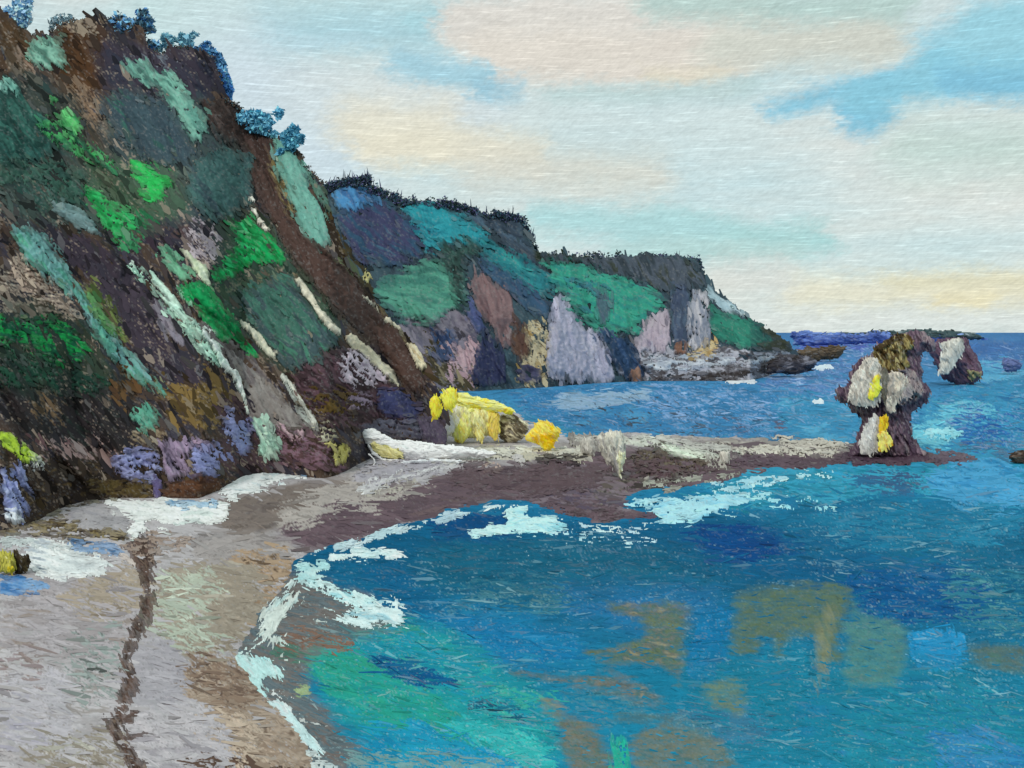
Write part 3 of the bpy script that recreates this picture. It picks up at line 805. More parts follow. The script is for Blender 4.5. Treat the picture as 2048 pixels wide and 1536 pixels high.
BP('gully', line_poly([(282, 1075), (290, 1130), (300, 1180), (290, 1230), (268, 1275), (250, 1320), (258, 1370), (246, 1410), (228, 1450), (244, 1490), (262, 1520), (290, 1560)],
                      [60, 40, 30, 30, 34, 28, 34, 26, 34, 26, 40, 40]), '54413a 655048 42322c 7a665a', 60, 1, 9, .09, ln=20, wd=5)
BP('gravel_bank', [(230, 1090), (300, 1070), (370, 1060), (400, 1075), (360, 1110), (310, 1120), (270, 1110)], '8a766c a08c80 5f5048', 0, .7, 16, .14, ln=12, wd=4)
BP('gully', line_poly([(248, 1480), (270, 1470), (300, 1465)], [10, 8, 3]), '5c4a44', 0, 1, 5)
BP('gully', line_poly([(255, 1440), (270, 1425), (282, 1415)], [14, 8, 3]), '5c4a44', 0, 1, 5)
BP('white_sand', [(195, 1002), (300, 998), (350, 1004), (440, 1000), (458, 1010), (450, 1040), (400, 1050), (340, 1055), (300, 1045), (292, 1065), (262, 1085), (258, 1060), (266, 1040), (240, 1030), (232, 1018)],
   'e6e9e6 f2f3f0 d2dcd8', 4, 1, 10, .2)
BP('pale_sand', [(132, 1020), (195, 1006), (232, 1022), (262, 1044), (256, 1075), (215, 1072), (180, 1055), (138, 1045)], '9f9b9f a8a3a6 96929a', 6, 1, 8, .12)
BP('white_sand', [(440, 942), (500, 930), (560, 925), (640, 940), (640, 952), (560, 965), (520, 975), (480, 990), (478, 1005), (450, 1000), (442, 965)], 'e2e9e8 f0f3f1 c6d6da', 0, 1, 10, .22)
BP('wet_sand', [(556, 928), (648, 934), (644, 948), (600, 955), (570, 946)], '6f9cc4 88acd0', 0, .95, 8, .22)
BP('white_sand', [(60, 1072), (100, 1078), (150, 1100), (200, 1112), (225, 1125), (205, 1150), (150, 1158), (90, 1162), (62, 1140), (50, 1110)], 'c6ccce dde2e2 eef0ee b4bcc4', 8, .95, 12, .18)
BP('white_sand', [(0, 1072), (60, 1070), (70, 1085), (30, 1092), (0, 1090)], 'b9c2c2 c9d0ce', 0, .8, 10)
BP('pale_sand', [(300, 1195), (330, 1150), (300, 1175)], 'c6c0c0', 20, .9, 6)
BP('pale_sand', [(238, 1105), (250, 1108), (275, 1128), (266, 1134), (245, 1120)], 'cdbfb8', 30, 1, 4)
BP('olive_bank', [(0, 1042), (60, 1040), (135, 1030), (150, 1050), (240, 1066), (250, 1078), (150, 1084), (60, 1070), (0, 1072)], '6a5a3c 4a3c2a 857550 3a2e20', 4, .85, 12, .25, ln=16, wd=5)
BP('olive_bank', [(60, 960), (220, 955), (240, 1000), (190, 1006), (130, 1020), (135, 1034), (62, 1040), (66, 990)], '6a6450 5a4c3a 7f7862 3f3628', 2, .85, 14, .25, ln=16, wd=5)
BP('pale_sand', [(700, 955), (735, 925), (800, 915), (900, 912), (960, 920), (880, 950), (800, 965), (735, 975)], '9d98a2 a8a3ac c0bcc0', -8, .9, 12, .2)
BP('pale_sand', [(700, 985), (800, 965), (870, 965), (800, 985), (740, 1000)], 'a8a39a b9b3a8', -8, .6, 14, .15)
BP('white_sand', [(706, 985), (730, 960), (790, 944), (860, 938), (930, 925), (870, 948), (790, 960), (740, 985)], 'd8d8d8 c4c2c4 e2e2e2', -14, .75, 8, .15)
BP('white_sand', [(820, 915), (900, 905), (1010, 905), (1100, 900), (1060, 918), (960, 916), (880, 930)], 'd2d2d0 c2beb8 dedcd8', 2, .85, 8, .2)
BP('shell_bank', [(980, 890), (1060, 905), (1160, 900), (1190, 905), (1180, 920), (1120, 916), (1060, 925), (1050, 932), (1020, 920), (940, 912)], 'b0a9a2 c2bba8 9a948e', 2, .95, 10, .3)
BP('shell_bank', [(1120, 870), (1200, 868), (1260, 880), (1210, 905), (1150, 900)], '9c9690 8a847e aaa49a', 80, .9, 10, .35, ln=20, wd=4)
BP('shell_bank', line_poly([(1255, 885), (1300, 880), (1340, 890), (1380, 905), (1420, 912), (1480, 915)], [12, 14, 22, 20, 14, 6]), 'c4c9b8 d2d4c8 aab0a4', 12, .95, 8, .35)
BP('shell_bank', [(1400, 925), (1440, 900), (1465, 905), (1460, 935), (1425, 940)], 'b5afa6 a09a92', 60, .75, 8, .3)
BP('shell_bank', [(1460, 890), (1560, 880), (1680, 885), (1690, 905), (1600, 912), (1500, 905)], 'b9b1a8 cac2b6 9a928c', 2, .8, 12, .3, ln=20, wd=5)
BP('gravel_bank', [(950, 935), (1010, 925), (1000, 945), (965, 955)], 'a58c84 b8a096', -20, .6, 6, .2)
BP('gravel_bank', [(1290, 960), (1420, 940), (1490, 945), (1420, 975), (1300, 990)], '8a8a80 a5a59a 4f4844', -4, .6, 12, .2, ln=14, wd=4)
BP('dark_ledge', [(1060, 912), (1170, 918), (1150, 935), (1080, 935)], '2e2628 3c3034', 4, .8, 8, .3)
BP('dark_ledge', [(1270, 900), (1330, 888), (1350, 905), (1410, 915), (1420, 935), (1330, 960), (1270, 950)], '3f3434 57493f 6a6050', 4, .75, 10, .4, ln=14, wd=4)
BP('dark_ledge', [(1050, 965), (1200, 975), (1190, 985), (1070, 985)], '38303a 5c5460', 2, .5, 10, .25, ln=14, wd=4)
BP('dark_ledge', [(1680, 905), (1720, 912), (1850, 905), (1858, 922), (1800, 935), (1690, 930)], '4a3848 54404e', 0, 1, 8, .4)
BP('dark_ledge', [(1860, 905), (1920, 900), (1960, 918), (1900, 935), (1865, 930)], '5c4f5e 6a5c68', 6, .85, 10, .25)
BP('dark_ledge', [(1250, 1035), (1320, 1025), (1335, 1045), (1260, 1060)], '55485a', 4, .85, 8, .25)

BP('tide_pool', [(-10, 1158), (40, 1154), (80, 1162), (104, 1172), (80, 1182), (30, 1190), (-10, 1190)], '4a82ba 3f76b0 7aa2cc', 4, .95, 7, .15)
BP('tide_pool', [(132, 1084), (180, 1086), (235, 1092), (240, 1104), (190, 1110), (140, 1100)], '5f88b0 7f9cc0 4a6f98', 4, .8, 7, .15)
BP('tide_pool', [(330, 1003), (390, 1001), (440, 1004), (430, 1018), (380, 1020), (340, 1014)], '7fa6c6 9cbcd2 6a94b8', 2, .8, 6, .3)
BP('white_sand', [(0, 1080), (60, 1078), (110, 1088), (150, 1092), (130, 1104), (50, 1100)], 'c2c9ca d4d9d8', 6, .7, 8, .15)
for pts_, w_, c_ in (([(940, 905), (1010, 906), (1080, 900), (1160, 905), (1195, 900)], [8, 14, 12, 14, 6], 'cfcbbf dcd9cc'), ([(1150, 884), (1200, 880), (1260, 886)], [10, 14, 8], 'b8b4ac c9c5ba'),
                     ([(1260, 880), (1310, 876), (1350, 886), (1410, 896), (1460, 898)], [7, 9, 10, 10, 6], 'b5b3ae c9c7bf'), ([(1340, 900), (1380, 912), (1420, 920)], [12, 16, 8], 'd0d6c4 dee2d2'),
                     ([(1470, 905), (1540, 902), (1620, 908), (1690, 902)], [10, 16, 14, 8], 'cdc7ba dbd6ca'), ([(1560, 884), (1640, 886), (1690, 892)], [10, 14, 8], 'bdb6aa cdc7bc'), ([(1030, 912), (1045, 928), (1055, 934)], [16, 10, 4], 'b5b0b0 c8c4c2')):
    BP('shell_bank', line_poly(pts_, w_), c_, 3, .95, 7, .25, ln=26, wd=4)
BP('dark_ledge', [(1200, 915), (1330, 925), (1440, 935), (1400, 950), (1300, 955), (1220, 948)], '4f3c42 5f4a50 3a2c30', 2, .85, 12, .2, ln=30, wd=5)
BP('dark_ledge', [(1450, 912), (1600, 914), (1700, 912), (1690, 932), (1560, 935), (1470, 932)], '54424c 5f4d58', 2, .9, 8, .2, ln=40, wd=5)
BP('dark_ledge', [(900, 925), (1050, 935), (1180, 925), (1220, 960), (1150, 1000), (1000, 985), (900, 975)], '544248 5c4a50 4a3a42', -3, .95, 16, .15, ln=60, wd=8, jit=.1)
BP('dark_ledge', [(1080, 1010), (1150, 1005), (1260, 1020), (1240, 1040), (1180, 1052), (1120, 1035)], '5a484c 65525a 4a3c40', 4, .85, 12, .2)
# ------------------------------------------------------------------ surf along the shore
def foam(label, poly, cols='bfe0e6 d8eff0 98ccda', cov=.85, ang=4, rag=12, h=.12, surf=None, **k):
    cov, rag = (min(1, cov + .12) if cov > .6 else cov), min(rag, 9)
    cols = ' '.join('%02x%02x%02x' % tuple(min(255, int(int(q[i:i + 2], 16) * 1.05)) for i in (0, 2, 4)) for q in cols.split())
    return T(surf or sea, 'surf', 'surf', label, poly, cols, ang, cov, rag, h, 'foam', 'broken surf along the shore', 'stuff', ridge=.8, **k)
foam('surf ribbon in the inner bend of the beach', [(520, 1262), (528, 1225), (560, 1195), (600, 1180), (605, 1200), (570, 1225), (552, 1262), (560, 1290), (535, 1285)], 'bcc8c4 cfd8d2 b5cfcf', .8, -55)
foam('pale cyan surf tongue', [(460, 1312), (510, 1312), (560, 1335), (570, 1355), (540, 1355), (525, 1368), (545, 1400), (560, 1410), (520, 1400), (495, 1350)], 'a3dce0 bfe3e2 c9d6d6', .88, 50)
foam('surf line down to the bottom edge', [(515, 1405), (560, 1400), (585, 1420), (600, 1450), (640, 1490), (642, 1520), (615, 1500), (575, 1465), (525, 1435)], 'd2d8da c2dcde dfe2e2', .9, 50)
for pts_, w_, c_ in (([(598, 1148), (575, 1180), (545, 1210), (530, 1240), (522, 1262)], [16, 12, 22, 14, 18], 'b9c9c8 d0dad8 9fbcc0'), ([(530, 1265), (520, 1290), (490, 1305), (462, 1318)], [16, 22, 18, 8], 'c2d8d6 d8e4e0'),
                     ([(540, 1262), (560, 1285), (590, 1310)], [14, 12, 5], 'b5c8c2 ccd8d2'), ([(500, 1325), (540, 1322), (572, 1350), (560, 1362)], [14, 16, 12, 6], 'a9dde4 c9ecec'),
                     ([(545, 1385), (580, 1395), (600, 1420)], [10, 14, 5], 'ccd0d0 dde0de'), ([(600, 1440), (640, 1448), (660, 1452)], [12, 8, 3], 'c2c6c4'), ([(604, 1148), (640, 1130), (700, 1122), (760, 1118)], [18, 10, 8, 3], 'b5dde2 d5eeee'),
                     ([(640, 1180), (690, 1210), (740, 1225), (790, 1215)], [5, 10, 12, 8], 'b0dce0 d0ebec'), ([(620, 1215), (670, 1222), (720, 1240), (770, 1262)], [5, 8, 10, 4], 'b8d0d0 d2e0de'), ([(600, 1230), (640, 1238), (670, 1236)], [3, 6, 2], 'c0cac6'),
                     ([(620, 1108), (690, 1086), (760, 1066), (840, 1050)], [6, 9, 12, 6], 'b4cfd8 d0e0e4'), ([(850, 1046), (920, 1028), (1000, 1016), (1050, 1020)], [6, 9, 8, 14], 'bcd6de d9e8ea'), ([(1060, 1060), (1150, 1075), (1250, 1085), (1340, 1078)], [10, 12, 10, 6], 'a5d2de c5e4ea'),
                     ([(1120, 1040), (1200, 1058), (1290, 1052), (1350, 1046)], [8, 7, 9, 8], 'b0d8e2 cce8ee'), ([(1240, 1012), (1340, 1008), (1440, 1004), (1540, 990)], [6, 16, 14, 5], '9ad8e6 b8e6ee'), ([(1420, 985), (1520, 962), (1620, 948)], [12, 12, 5], 'a0d6e2 c2e8ec')):
    foam('thin dragged surf streak', line_poly(pts_, w_), c_, .56, math.degrees(math.atan2(pts_[-1][1] - pts_[0][1], pts_[-1][0] - pts_[0][0])), 8, .08)
foam('surf at the bottom edge', [(570, 1520), (610, 1498), (660, 1500), (640, 1530), (800, 1560), (580, 1560)], 'c8d0cf b5c6c8', .65)
foam('surf link', [(540, 1285), (580, 1300), (600, 1330), (570, 1325)], 'a9b8b0 c3cec8', .5)
foam('cyan surf corner', [(590, 1125), (650, 1115), (660, 1135), (640, 1160), (605, 1165), (590, 1150)], 'a9d6da c5e0e0', .75)
foam('surf streak', [(610, 1165), (660, 1160), (720, 1185), (760, 1205), (745, 1220), (700, 1205), (640, 1185)], 'b5dfe2 cfeaea 9fd0d8', .8, 22)
foam('surf patch', [(690, 1225), (730, 1215), (780, 1190), (802, 1200), (808, 1240), (790, 1250), (750, 1240), (745, 1262), (700, 1250), (660, 1240)], 'bfe0e4 d5ebec a0ccd8', .8, 14)
foam('thin surf line', line_poly([(655, 1115), (700, 1108), (740, 1110), (780, 1108), (818, 1115)], [14, 12, 10, 14, 5]), 'c9e6ea e0f0f0', .9, 2, 6)
foam('surf band', line_poly([(668, 1098), (720, 1088), (760, 1070), (815, 1058)], [12, 14, 20, 14]), 'b2cdd6 c5d8de', .9, -12, 8)
foam('surf chip', line_poly([(868, 1045), (900, 1035), (945, 1024)], [20, 26, 8]), 'c2dbe4 a9c6d4', .85, -10, 8)
foam('bright cyan surf', [(1000, 1050), (1030, 1010), (1060, 1008), (1050, 1030), (1120, 1035), (1130, 1055), (1090, 1070), (1000, 1068), (930, 1072), (975, 1058)], 'a9e0ea c5edf0 92d4e2', .88, 2)
foam('surf flecks', [(1100, 1040), (1200, 1062), (1260, 1055), (1330, 1070), (1320, 1095), (1230, 1085), (1130, 1075)], '9fc4d6 b9d6e2 86b2ca', .5, 6)
foam('broad surf sheet', [(1250, 1000), (1330, 1000), (1400, 990), (1480, 985), (1500, 1000), (1450, 1020), (1400, 1040), (1330, 1050), (1290, 1030), (1330, 1020), (1250, 1012)], '8ccfe2 a8dcea 74bcd6', .8, -2)
foam('surf flecks', [(1440, 1000), (1560, 985), (1680, 1010), (1670, 1025), (1560, 1015), (1440, 1035)], '8fd6e4 b5e6ec', .4, 4)
foam('surf flecks', [(1430, 960), (1540, 945), (1600, 960), (1500, 985), (1420, 985)], '8fcadc b5dbe4', .6, -6)
foam('surf flecks', [(1560, 940), (1680, 942), (1685, 955), (1600, 955)], '9ad6e2 c5e8ec', .5, 6)
foam('surf flecks', [(1000, 1085), (1200, 1080), (1180, 1120), (1020, 1120)], '7fa8b8 a9c6cc', .22, 60, 18)
foam('white horse left of the stack', [(1622, 800), (1645, 796), (1652, 804), (1630, 812)], 'd9e4ee', 1, 4, 4)
foam('white horse below the far rocks', [(1622, 735), (1660, 725), (1672, 735), (1640, 742)], 'cfdcec', 1, 0, 4)
foam('white water under the headland tip', [(1450, 762), (1490, 754), (1515, 756), (1508, 768), (1460, 770)], 'd0d6e0 e2e6ec', .9, -4, 5, .1)
foam('cyan wash beside the stack', [(1850, 862), (1890, 858), (1930, 868), (1900, 880), (1855, 876)], '9adbe6 7fccdc', .7, 0, 8)

# ------------------------------------------------------------------ the near bluff
SKY_B = [(-520, -120), (-200, -40), (0, 12), (30, 40), (60, 66), (92, 70), (120, 50), (180, 34), (240, 34), (286, 52), (300, 100), (322, 108), (345, 92), (390, 96), (425, 112),
         (440, 150), (452, 190), (480, 214), (520, 258), (560, 280), (590, 296), (620, 340), (650, 372), (662, 420), (690, 500), (720, 560), (760, 612), (800, 655), (840, 700), (862, 745), (880, 790), (905, 845)]
BASE_B = [(-520, 1120), (0, 1058), (70, 1040), (130, 1000), (250, 985), (430, 990), (450, 955), (520, 935), (600, 945), (680, 948), (715, 915), (760, 900), (905, 892)]
U3 = axis(0, 905, STEP, -520, 905, 26); U3 = U3[U3 <= 905]
V3 = np.arange(-130, 1070, STEP)
U, V = np.meshgrid(U3, V3)
vt, vb = polyline(SKY_B, U), smoothline(BASE_B, U)
Yb = 37200 / (vb - HOR) * .985
run = 78 * np.clip((vb - vt) / 900, .05, 1.1)
t = np.clip((vb - V) / (vb - vt + 1e-6), -.1, 1.05)
Yf = Yb + run * (np.clip(t, -.1, .12) * .45 + np.clip(t - .12, 0, 1) * 1.06)
fade = np.clip((vb - V) / 60, 0, 1)
Yf += fade * (9 * (streak(U, V, 52, 420, 62, 801, 3) - .5) + 1.8 * (streak(U, V, 55, 120, 20, 802, 3) - .5) + .7 * (fbm(U, V, 16, 803, 3) - .5))
P = at(U, V, Y=Yf)
edge = (V - vt) + 13 * (fbm(U, V, 14, 804, 3) - .5) + 9 * (vn(U / 4, V / 7, 805) - .5)
msk = (edge > 0) & (V < vb + 18) & (U < 893 + 12 * (fbm(U, V, 18, 806, 2) - .5))
col = colours(U, V, '3a2d28 2c2a30 46382f 33303a 2b2422', 52, 70, 12, 807, .3)
dx = np.gradient(P, axis=1); dy = np.gradient(P, axis=0)
nm = np.cross(dx, dy); nm /= np.linalg.norm(nm, axis=-1, keepdims=True) + 1e-9
nm = np.where(nm[..., 1:2] > 0, -nm, nm)
nm = nm * .4 + np.array([0, -.62, .5]); nm /= np.linalg.norm(nm, axis=-1, keepdims=True)
hill = Surface(U, V, P, col, msk, nm, np.full(U.shape, 1.0)); hill.hs = .3; hill.gain = .80
A, W = hill.paint, hill.wash
W([(110, 60), (210, 50), (220, 120), (190, 190), (110, 180)], '3f2a16 4a3220 352417', 60, 30)
W([(190, 80), (330, 90), (440, 110), (440, 210), (380, 210), (200, 190)], '2f2c38 352f3a 2a2b38', 60, 40)
W([(0, 20), (60, 60), (60, 150), (0, 150)], '4a3624 5f5144', 60, 20)
A([(130, 160), (210, 200), (240, 270), (215, 290), (150, 220)], '5f4c40 7c6653 43332a', 50, .6, 20, 20, 5)
A([(120, 30), (200, 30), (200, 60), (130, 62)], '6a5a4c 8a7a6a 3f2c1c', 0, .6, 12, 12, 4)
A([(20, 95), (60, 100), (70, 150), (25, 145)], '8a7466 6a5444', 60, .5, 12, 12, 4)
A([(310, 285), (380, 310), (400, 400), (340, 390), (300, 320)], '7c6a5a 5a4a40 9a8874', 45, .45, 18, 14, 4)
A([(175, 335), (215, 350), (235, 390), (200, 380)], 'b5a48c 8f7c64', 45, .6, 10, 10, 4)
A([(230, 395), (330, 400), (340, 440), (250, 440)], '6a5a52 85766a', 30, .4, 16, 12, 4)
A([(0, 350), (130, 350), (170, 450), (0, 450)], '37423f 4f5f5a 5f544a', 40, .5, 30, 20, 6)
A([(0, 510), (60, 525), (140, 600), (150, 640), (60, 625), (0, 620)], 'a59585 84746a c0b09e', 10, .55, 16, 10, 3.4)
W([(0, 720), (180, 740), (260, 780), (300, 900), (60, 900), (0, 850)], '1c1e20 231f22 1f2a26', 40, 50, .9)
A([(60, 760), (120, 780), (130, 860), (70, 840)], '4f4030 6a5540', 50, .45, 16, 16, 4)
A([(210, 740), (280, 740), (290, 800), (230, 810)], '4a3524 5f462c', 40, .5, 16, 16, 4)
A([(330, 760), (430, 740), (480, 800), (450, 840), (350, 840)], '5c4a2c 6f5a34 3f3020', 20, .75, 22, 18, 5)
A([(80, 890), (190, 870), (240, 910), (160, 950), (80, 940)], '6a4f52 8f7874 3a2a2c', 45, .45, 16, 18, 3)
A([(250, 870), (330, 850), (330, 880), (270, 890)], '8a7c68 6a5c4a', 20, .5, 10, 12, 3)
A([(90, 455), (200, 500), (300, 560), (320, 650), (420, 760), (330, 760), (240, 640), (180, 560), (120, 500)], '2e2c36 38303a 2a2630', 55, 1, 20, 60, 10)
A([(160, 560), (200, 580), (260, 680), (230, 690), (180, 640)], '4a4034 5f6a3c 2f5a34', 55, .6, 14, 16, 5)
A([(270, 430), (420, 420), (460, 480), (440, 560), (360, 520), (300, 480)], '3a2a34 2c2a34 4a3a3c', 30, .9, 20, 40, 8)
A([(370, 470), (450, 450), (455, 520), (400, 555), (370, 520)], '8a7a76 a09088 4a3c3c', 30, .42, 14, 10, 3)
A([(415, 585), (460, 560), (560, 535), (540, 555), (470, 580)], 'a08c78 857260', -20, .6, 8, 10, 4)
A([(440, 200), (520, 280), (540, 330), (500, 300), (430, 270)], '4a3c34 54443a 3a2e2c', 50, .9, 18, 50, 8)
A([(500, 290), (560, 300), (580, 400), (590, 470), (540, 400)], '6f6240 8a7c58 4f3f28', 62, .6, 12, 14, 4)
A([(640, 370), (670, 430), (720, 520), (760, 610), (720, 600), (660, 500)], '352616 2a1d12 4a3a1c', 62, .95, 10, 30, 6)
A([(640, 500), (700, 530), (700, 560), (660, 540)], '6a6a48 4f5a44', 50, .6, 12, 12, 4)
A([(760, 600), (840, 680), (860, 760), (800, 700), (750, 640)], '3a3020 5f5638 2a2420', 50, .7, 14, 14, 4)
A([(450, 760), (520, 850), (600, 870), (560, 950), (440, 940)], '3f3238 4f3c40', 40, .7, 20)
A([(0, 900), (120, 930), (450, 945), (450, 990), (0, 1060)], '3a2e24 2c2420 54442c', 0, .8, 20, 18, 5)
for q, cc, k in (([(0, 150), (120, 160), (200, 300), (260, 420), (200, 450), (0, 440)], '2f4a46 3a4440 38423a', .75), ([(200, 180), (440, 200), (520, 400), (440, 450), (330, 430), (230, 330)], '34444a 3a4c4c 2f3a42', .8),
                 ([(440, 420), (560, 440), (700, 620), (640, 740), (560, 740), (430, 600)], '34483f 30503f 3c443c', .7), ([(0, 600), (200, 640), (230, 780), (0, 800)], '1c3a2c 22302a', .7),
                 ([(280, 320), (360, 340), (380, 420), (280, 460), (180, 400), (160, 300)], '35503c 3f5a44 3c4438', .7)):
    W(q, cc, 50, 50, k)
sp_ = .55 * vn(U / 3.0, V / 2.4, 991) + .45 * streak(U, V, 50, 9, 3, 992, 1)
zn = fbm(U, V, 70, 993, 3)
k_ = np.clip((sp_ - (.86 - .30 * zn)) / .08, 0, 1)[..., None] * .6
hill.col[:] = hill.col * (1 - k_) + np.array(lin('9a8a7c')) * k_
for q, cc, k in (([(20, 330), (140, 340), (190, 420), (60, 430)], '4a6a60 2c4a44 5a6a5c', .5), ([(240, 420), (300, 440), (290, 480), (230, 500)], '24603f 3a8458', .5),
                 ([(240, 100), (340, 110), (350, 140), (250, 130)], '6a6f78 4a505c', .4), ([(380, 430), (440, 460), (430, 520), (380, 500)], '6a5f6a 9a9096 4a4044', .5),
                 ([(500, 560), (600, 545), (590, 565), (520, 580)], '7a6f58 4a4438', .5), ([(430, 180), (470, 230), (440, 240)], '57463c', .6)):
    A(q, cc, 45, k, 14, 14, 4)
# back slope, so that the bluff is a hill and not a wall
ru = np.arange(-520, 900, 20.0)
rv = polyline(SKY_B, ru) + 24
rvb = smoothline(BASE_B, ru)
rY = 37200 / (rvb - HOR) * .985 + 78 * np.clip((rvb - rv) / 900, .05, 1.1) * .985 + 9
p0 = at(ru, rv, Y=rY)
low = p0[:, 2] < 30
rows = [p0]
for dyy, kz in ((40, .93), (120, .7), (260, .3), (420, -.05)):
    q_ = p0.copy(); q_[:, 1] += dyy * np.where(low, .45, 1); q_[:, 0] *= q_[:, 1] / p0[:, 1]; q_[:, 2] = np.where(low, np.where(kz > .9, p0[:, 2] * .5, -2), p0[:, 2] * kz)
    rows.append(q_)
ev = np.concatenate(rows); k = len(ru)
eq = np.array([(r * k + i, r * k + i + 1, (r + 1) * k + i + 1, (r + 1) * k + i) for r in range(4) for i in range(k - 1)])
hill.build('hillside', 'rock', (ev, eq, np.tile(lin('3a3a30'), (len(ev), 1))))
hh = hill.obj
q_ = hill.overall('dry_grass', 1900, 52, 40, 12, .06, 'plant', .08, deep=.3); q_.parent = hh


def HP(name, poly, cols, ang=52, cov=1, rag=10, h=.7, mat='rock', **k):
    return hill.layer(name, poly, cols, ang, cov, rag, h, mat, parent=hh, **k)


def HT(name, cat, label, poly, cols, ang=50, cov=.97, rag=12, h=.9, group='grass and scrub patches on the near bluff', **k):
    return T(hill, name, cat, label, poly, cols, ang, cov, rag, h, 'plant', group, **k)


# rock and scree of the bluff
HP('rock_rib', [(395, 215), (455, 195), (480, 230), (530, 270), (548, 310), (545, 345), (580, 440), (650, 505), (700, 545), (740, 605), (790, 655), (830, 712), (852, 770), (840, 790), (800, 765), (740, 690), (660, 608), (592, 535), (545, 450), (510, 385), (490, 300), (430, 275)],
   '40322e 4a3a36 3a2c28 4f403c', 56, 1, 12, 1.4, ln=110, wd=12, jit=.1)
HP('scree_gully', [(388, 645), (425, 655), (480, 700), (520, 735), (560, 785), (600, 835), (638, 868), (600, 876), (548, 860), (505, 850), (485, 800), (470, 755), (440, 722), (400, 682)], '726c69 7d7875 645d5e 858180', 54, 1, 9, .9, ln=90, wd=12, jit=.08)
HP('scree_gully', [(305, 600), (330, 612), (350, 650), (375, 690), (352, 692), (318, 660)], '7a7480 716c74', 60, .95, 8, .8)
HP('scree_gully', [(560, 748), (575, 756), (600, 800), (622, 835), (645, 862), (618, 868), (590, 825)], 'a3a8a2 8f9590 b8bab0', 58, .95, 6, .8)
HP('pale_streak', [(250, 530), (292, 535), (332, 590), (360, 630), (420, 680), (455, 735), (430, 735), (392, 690), (348, 645), (318, 600), (270, 552)], '9cc4b2 b5dac6 86ae9e c9e0d0', 50, .85, 10, .9, ln=26, wd=6)
HP('pale_streak', [(395, 645), (415, 650), (440, 672), (425, 678), (400, 662)], 'd2dcd4', 40, .9, 5, .9)
HP('pale_streak', line_poly([(455, 740), (476, 758), (480, 788), (492, 812), (502, 832)], [8, 12, 9, 6, 4]), 'd9e2da', 62, 1, 4, .9)
HP('rock_face', [(585, 745), (620, 712), (690, 690), (740, 720), (790, 770), (838, 835), (815, 862), (650, 866), (605, 830)], '3f2c33 2f2226 523c44 352a22', 40, .98, 14, 1.2, ln=40, wd=9, jit=.24)
HP('rock_face', [(590, 800), (650, 770), (720, 800), (700, 855), (620, 850)], '3f3018 54421f 2a2014', 20, .6, 16, 1.0, ln=14, wd=5)
HP('rock_face', [(680, 705), (730, 700), (780, 750), (760, 775), (700, 770), (675, 740)], 'a89aa8 c2b4c0 8a7c8c', 40, .7, 12, 1.0, ln=24, wd=4)
HP('rock_face', [(690, 790), (740, 790), (745, 820), (700, 830)], '7f6f80 94849a', 20, .6, 10, .8)
HP('rock_face', [(745, 785), (800, 780), (840, 805), (842, 850), (760, 845)], '2e3152 363a5c 2a2a40', 0, .98, 8, 1.2)
HP('rock_face', [(700, 845), (860, 842), (880, 870), (820, 885), (730, 870)], '4a4a58 565664 3c3a48', 5, .9, 8, 1.0)
HP('rock_face', [(835, 830), (880, 830), (905, 875), (890, 895), (840, 885)], '4f4656 483f50', 60, 1, 6, 1.0)
HP('rock_face', [(515, 855), (570, 850), (640, 870), (700, 915), (700, 955), (600, 945), (560, 925)], '4f3a3c 6f5460 3a2a24 86687a', 20, .95, 12, .9, ln=20, wd=5, jit=.3)
HP('rock_face', [(550, 850), (590, 848), (610, 875), (590, 895), (555, 880)], '9a7f8c b59aa0 6a4f58', 30, .6, 10, .9, ln=14, wd=4)
HP('pale_streak', [(620, 852), (670, 850), (680, 870), (640, 885), (625, 870)], 'b9b6a0 9c9880', 10, .6, 8, .9)
HP('yellow_lichen', [(664, 900), (680, 885), (700, 890), (694, 920), (685, 938), (668, 932)], 'c2bb70 b0a85a', 80, .95, 7, 1.2)
HP('yellow_lichen', [(650, 888), (668, 880), (672, 895), (655, 900)], 'c9be78', 0, .8, 6, 1.0)
HP('seafoam_rock', [(505, 838), (535, 835), (550, 868), (566, 898), (555, 922), (508, 922), (516, 880)], 'a5c6b4 93b8a6 bcd4c2', 70, 1, 8, 1.6)
HP('lavender_rock', [(215, 915), (300, 896), (318, 905), (325, 950), (320, 975), (230, 962)], '7d82ae 6d7098 8d92ba 4a4c66', 0, .9, 10, 1.2, ln=20, wd=5)
HP('lavender_rock', [(380, 900), (440, 880), (445, 830), (462, 812), (478, 845), (508, 850), (512, 905), (470, 922), (438, 935), (425, 965), (385, 955)], '7f84b2 8b90bc 6a6c96', 20, .92, 10, 1.4, ln=20, wd=5)
HP('mauve_rock', [(320, 880), (380, 878), (430, 885), (420, 900), (380, 915), (380, 960), (330, 965)], '5f586e 6f6478 927f98', 60, .9, 9, 1.1)
HP('mauve_rock', [(365, 880), (425, 878), (420, 902), (370, 900)], 'a48ea6 8a768c', 20, .65, 8, 1.0)
HP('mauve_rock', [(305, 955), (326, 955), (328, 1000), (308, 1000)], '5a5278 4f4868', 85, 1, 4, 1.2)
HP('dark_ledge', [(170, 962), (230, 955), (305, 968), (305, 1000), (200, 1000)], '352616 4f4226 241a14', 0, .95, 8, .9, ln=12, wd=4)
HP('dark_ledge', [(330, 965), (420, 955), (448, 960), (442, 992), (332, 1000)], '3a241a 4f3424 2a1c18', 0, .98, 7, .9, ln=12, wd=4)
HP('blue_rock', [(8, 940), (40, 930), (60, 960), (68, 1000), (60, 1040), (30, 1046), (8, 1020), (0, 960)], '8c95c0 7c84b0 9fa8cc 6a6a96', 70, .95, 9, 1.6)
HP('blue_rock', [(15, 1020), (35, 1025), (55, 1042), (30, 1052), (12, 1044)], 'd2d8e2', 20, .9, 5, 1.6)
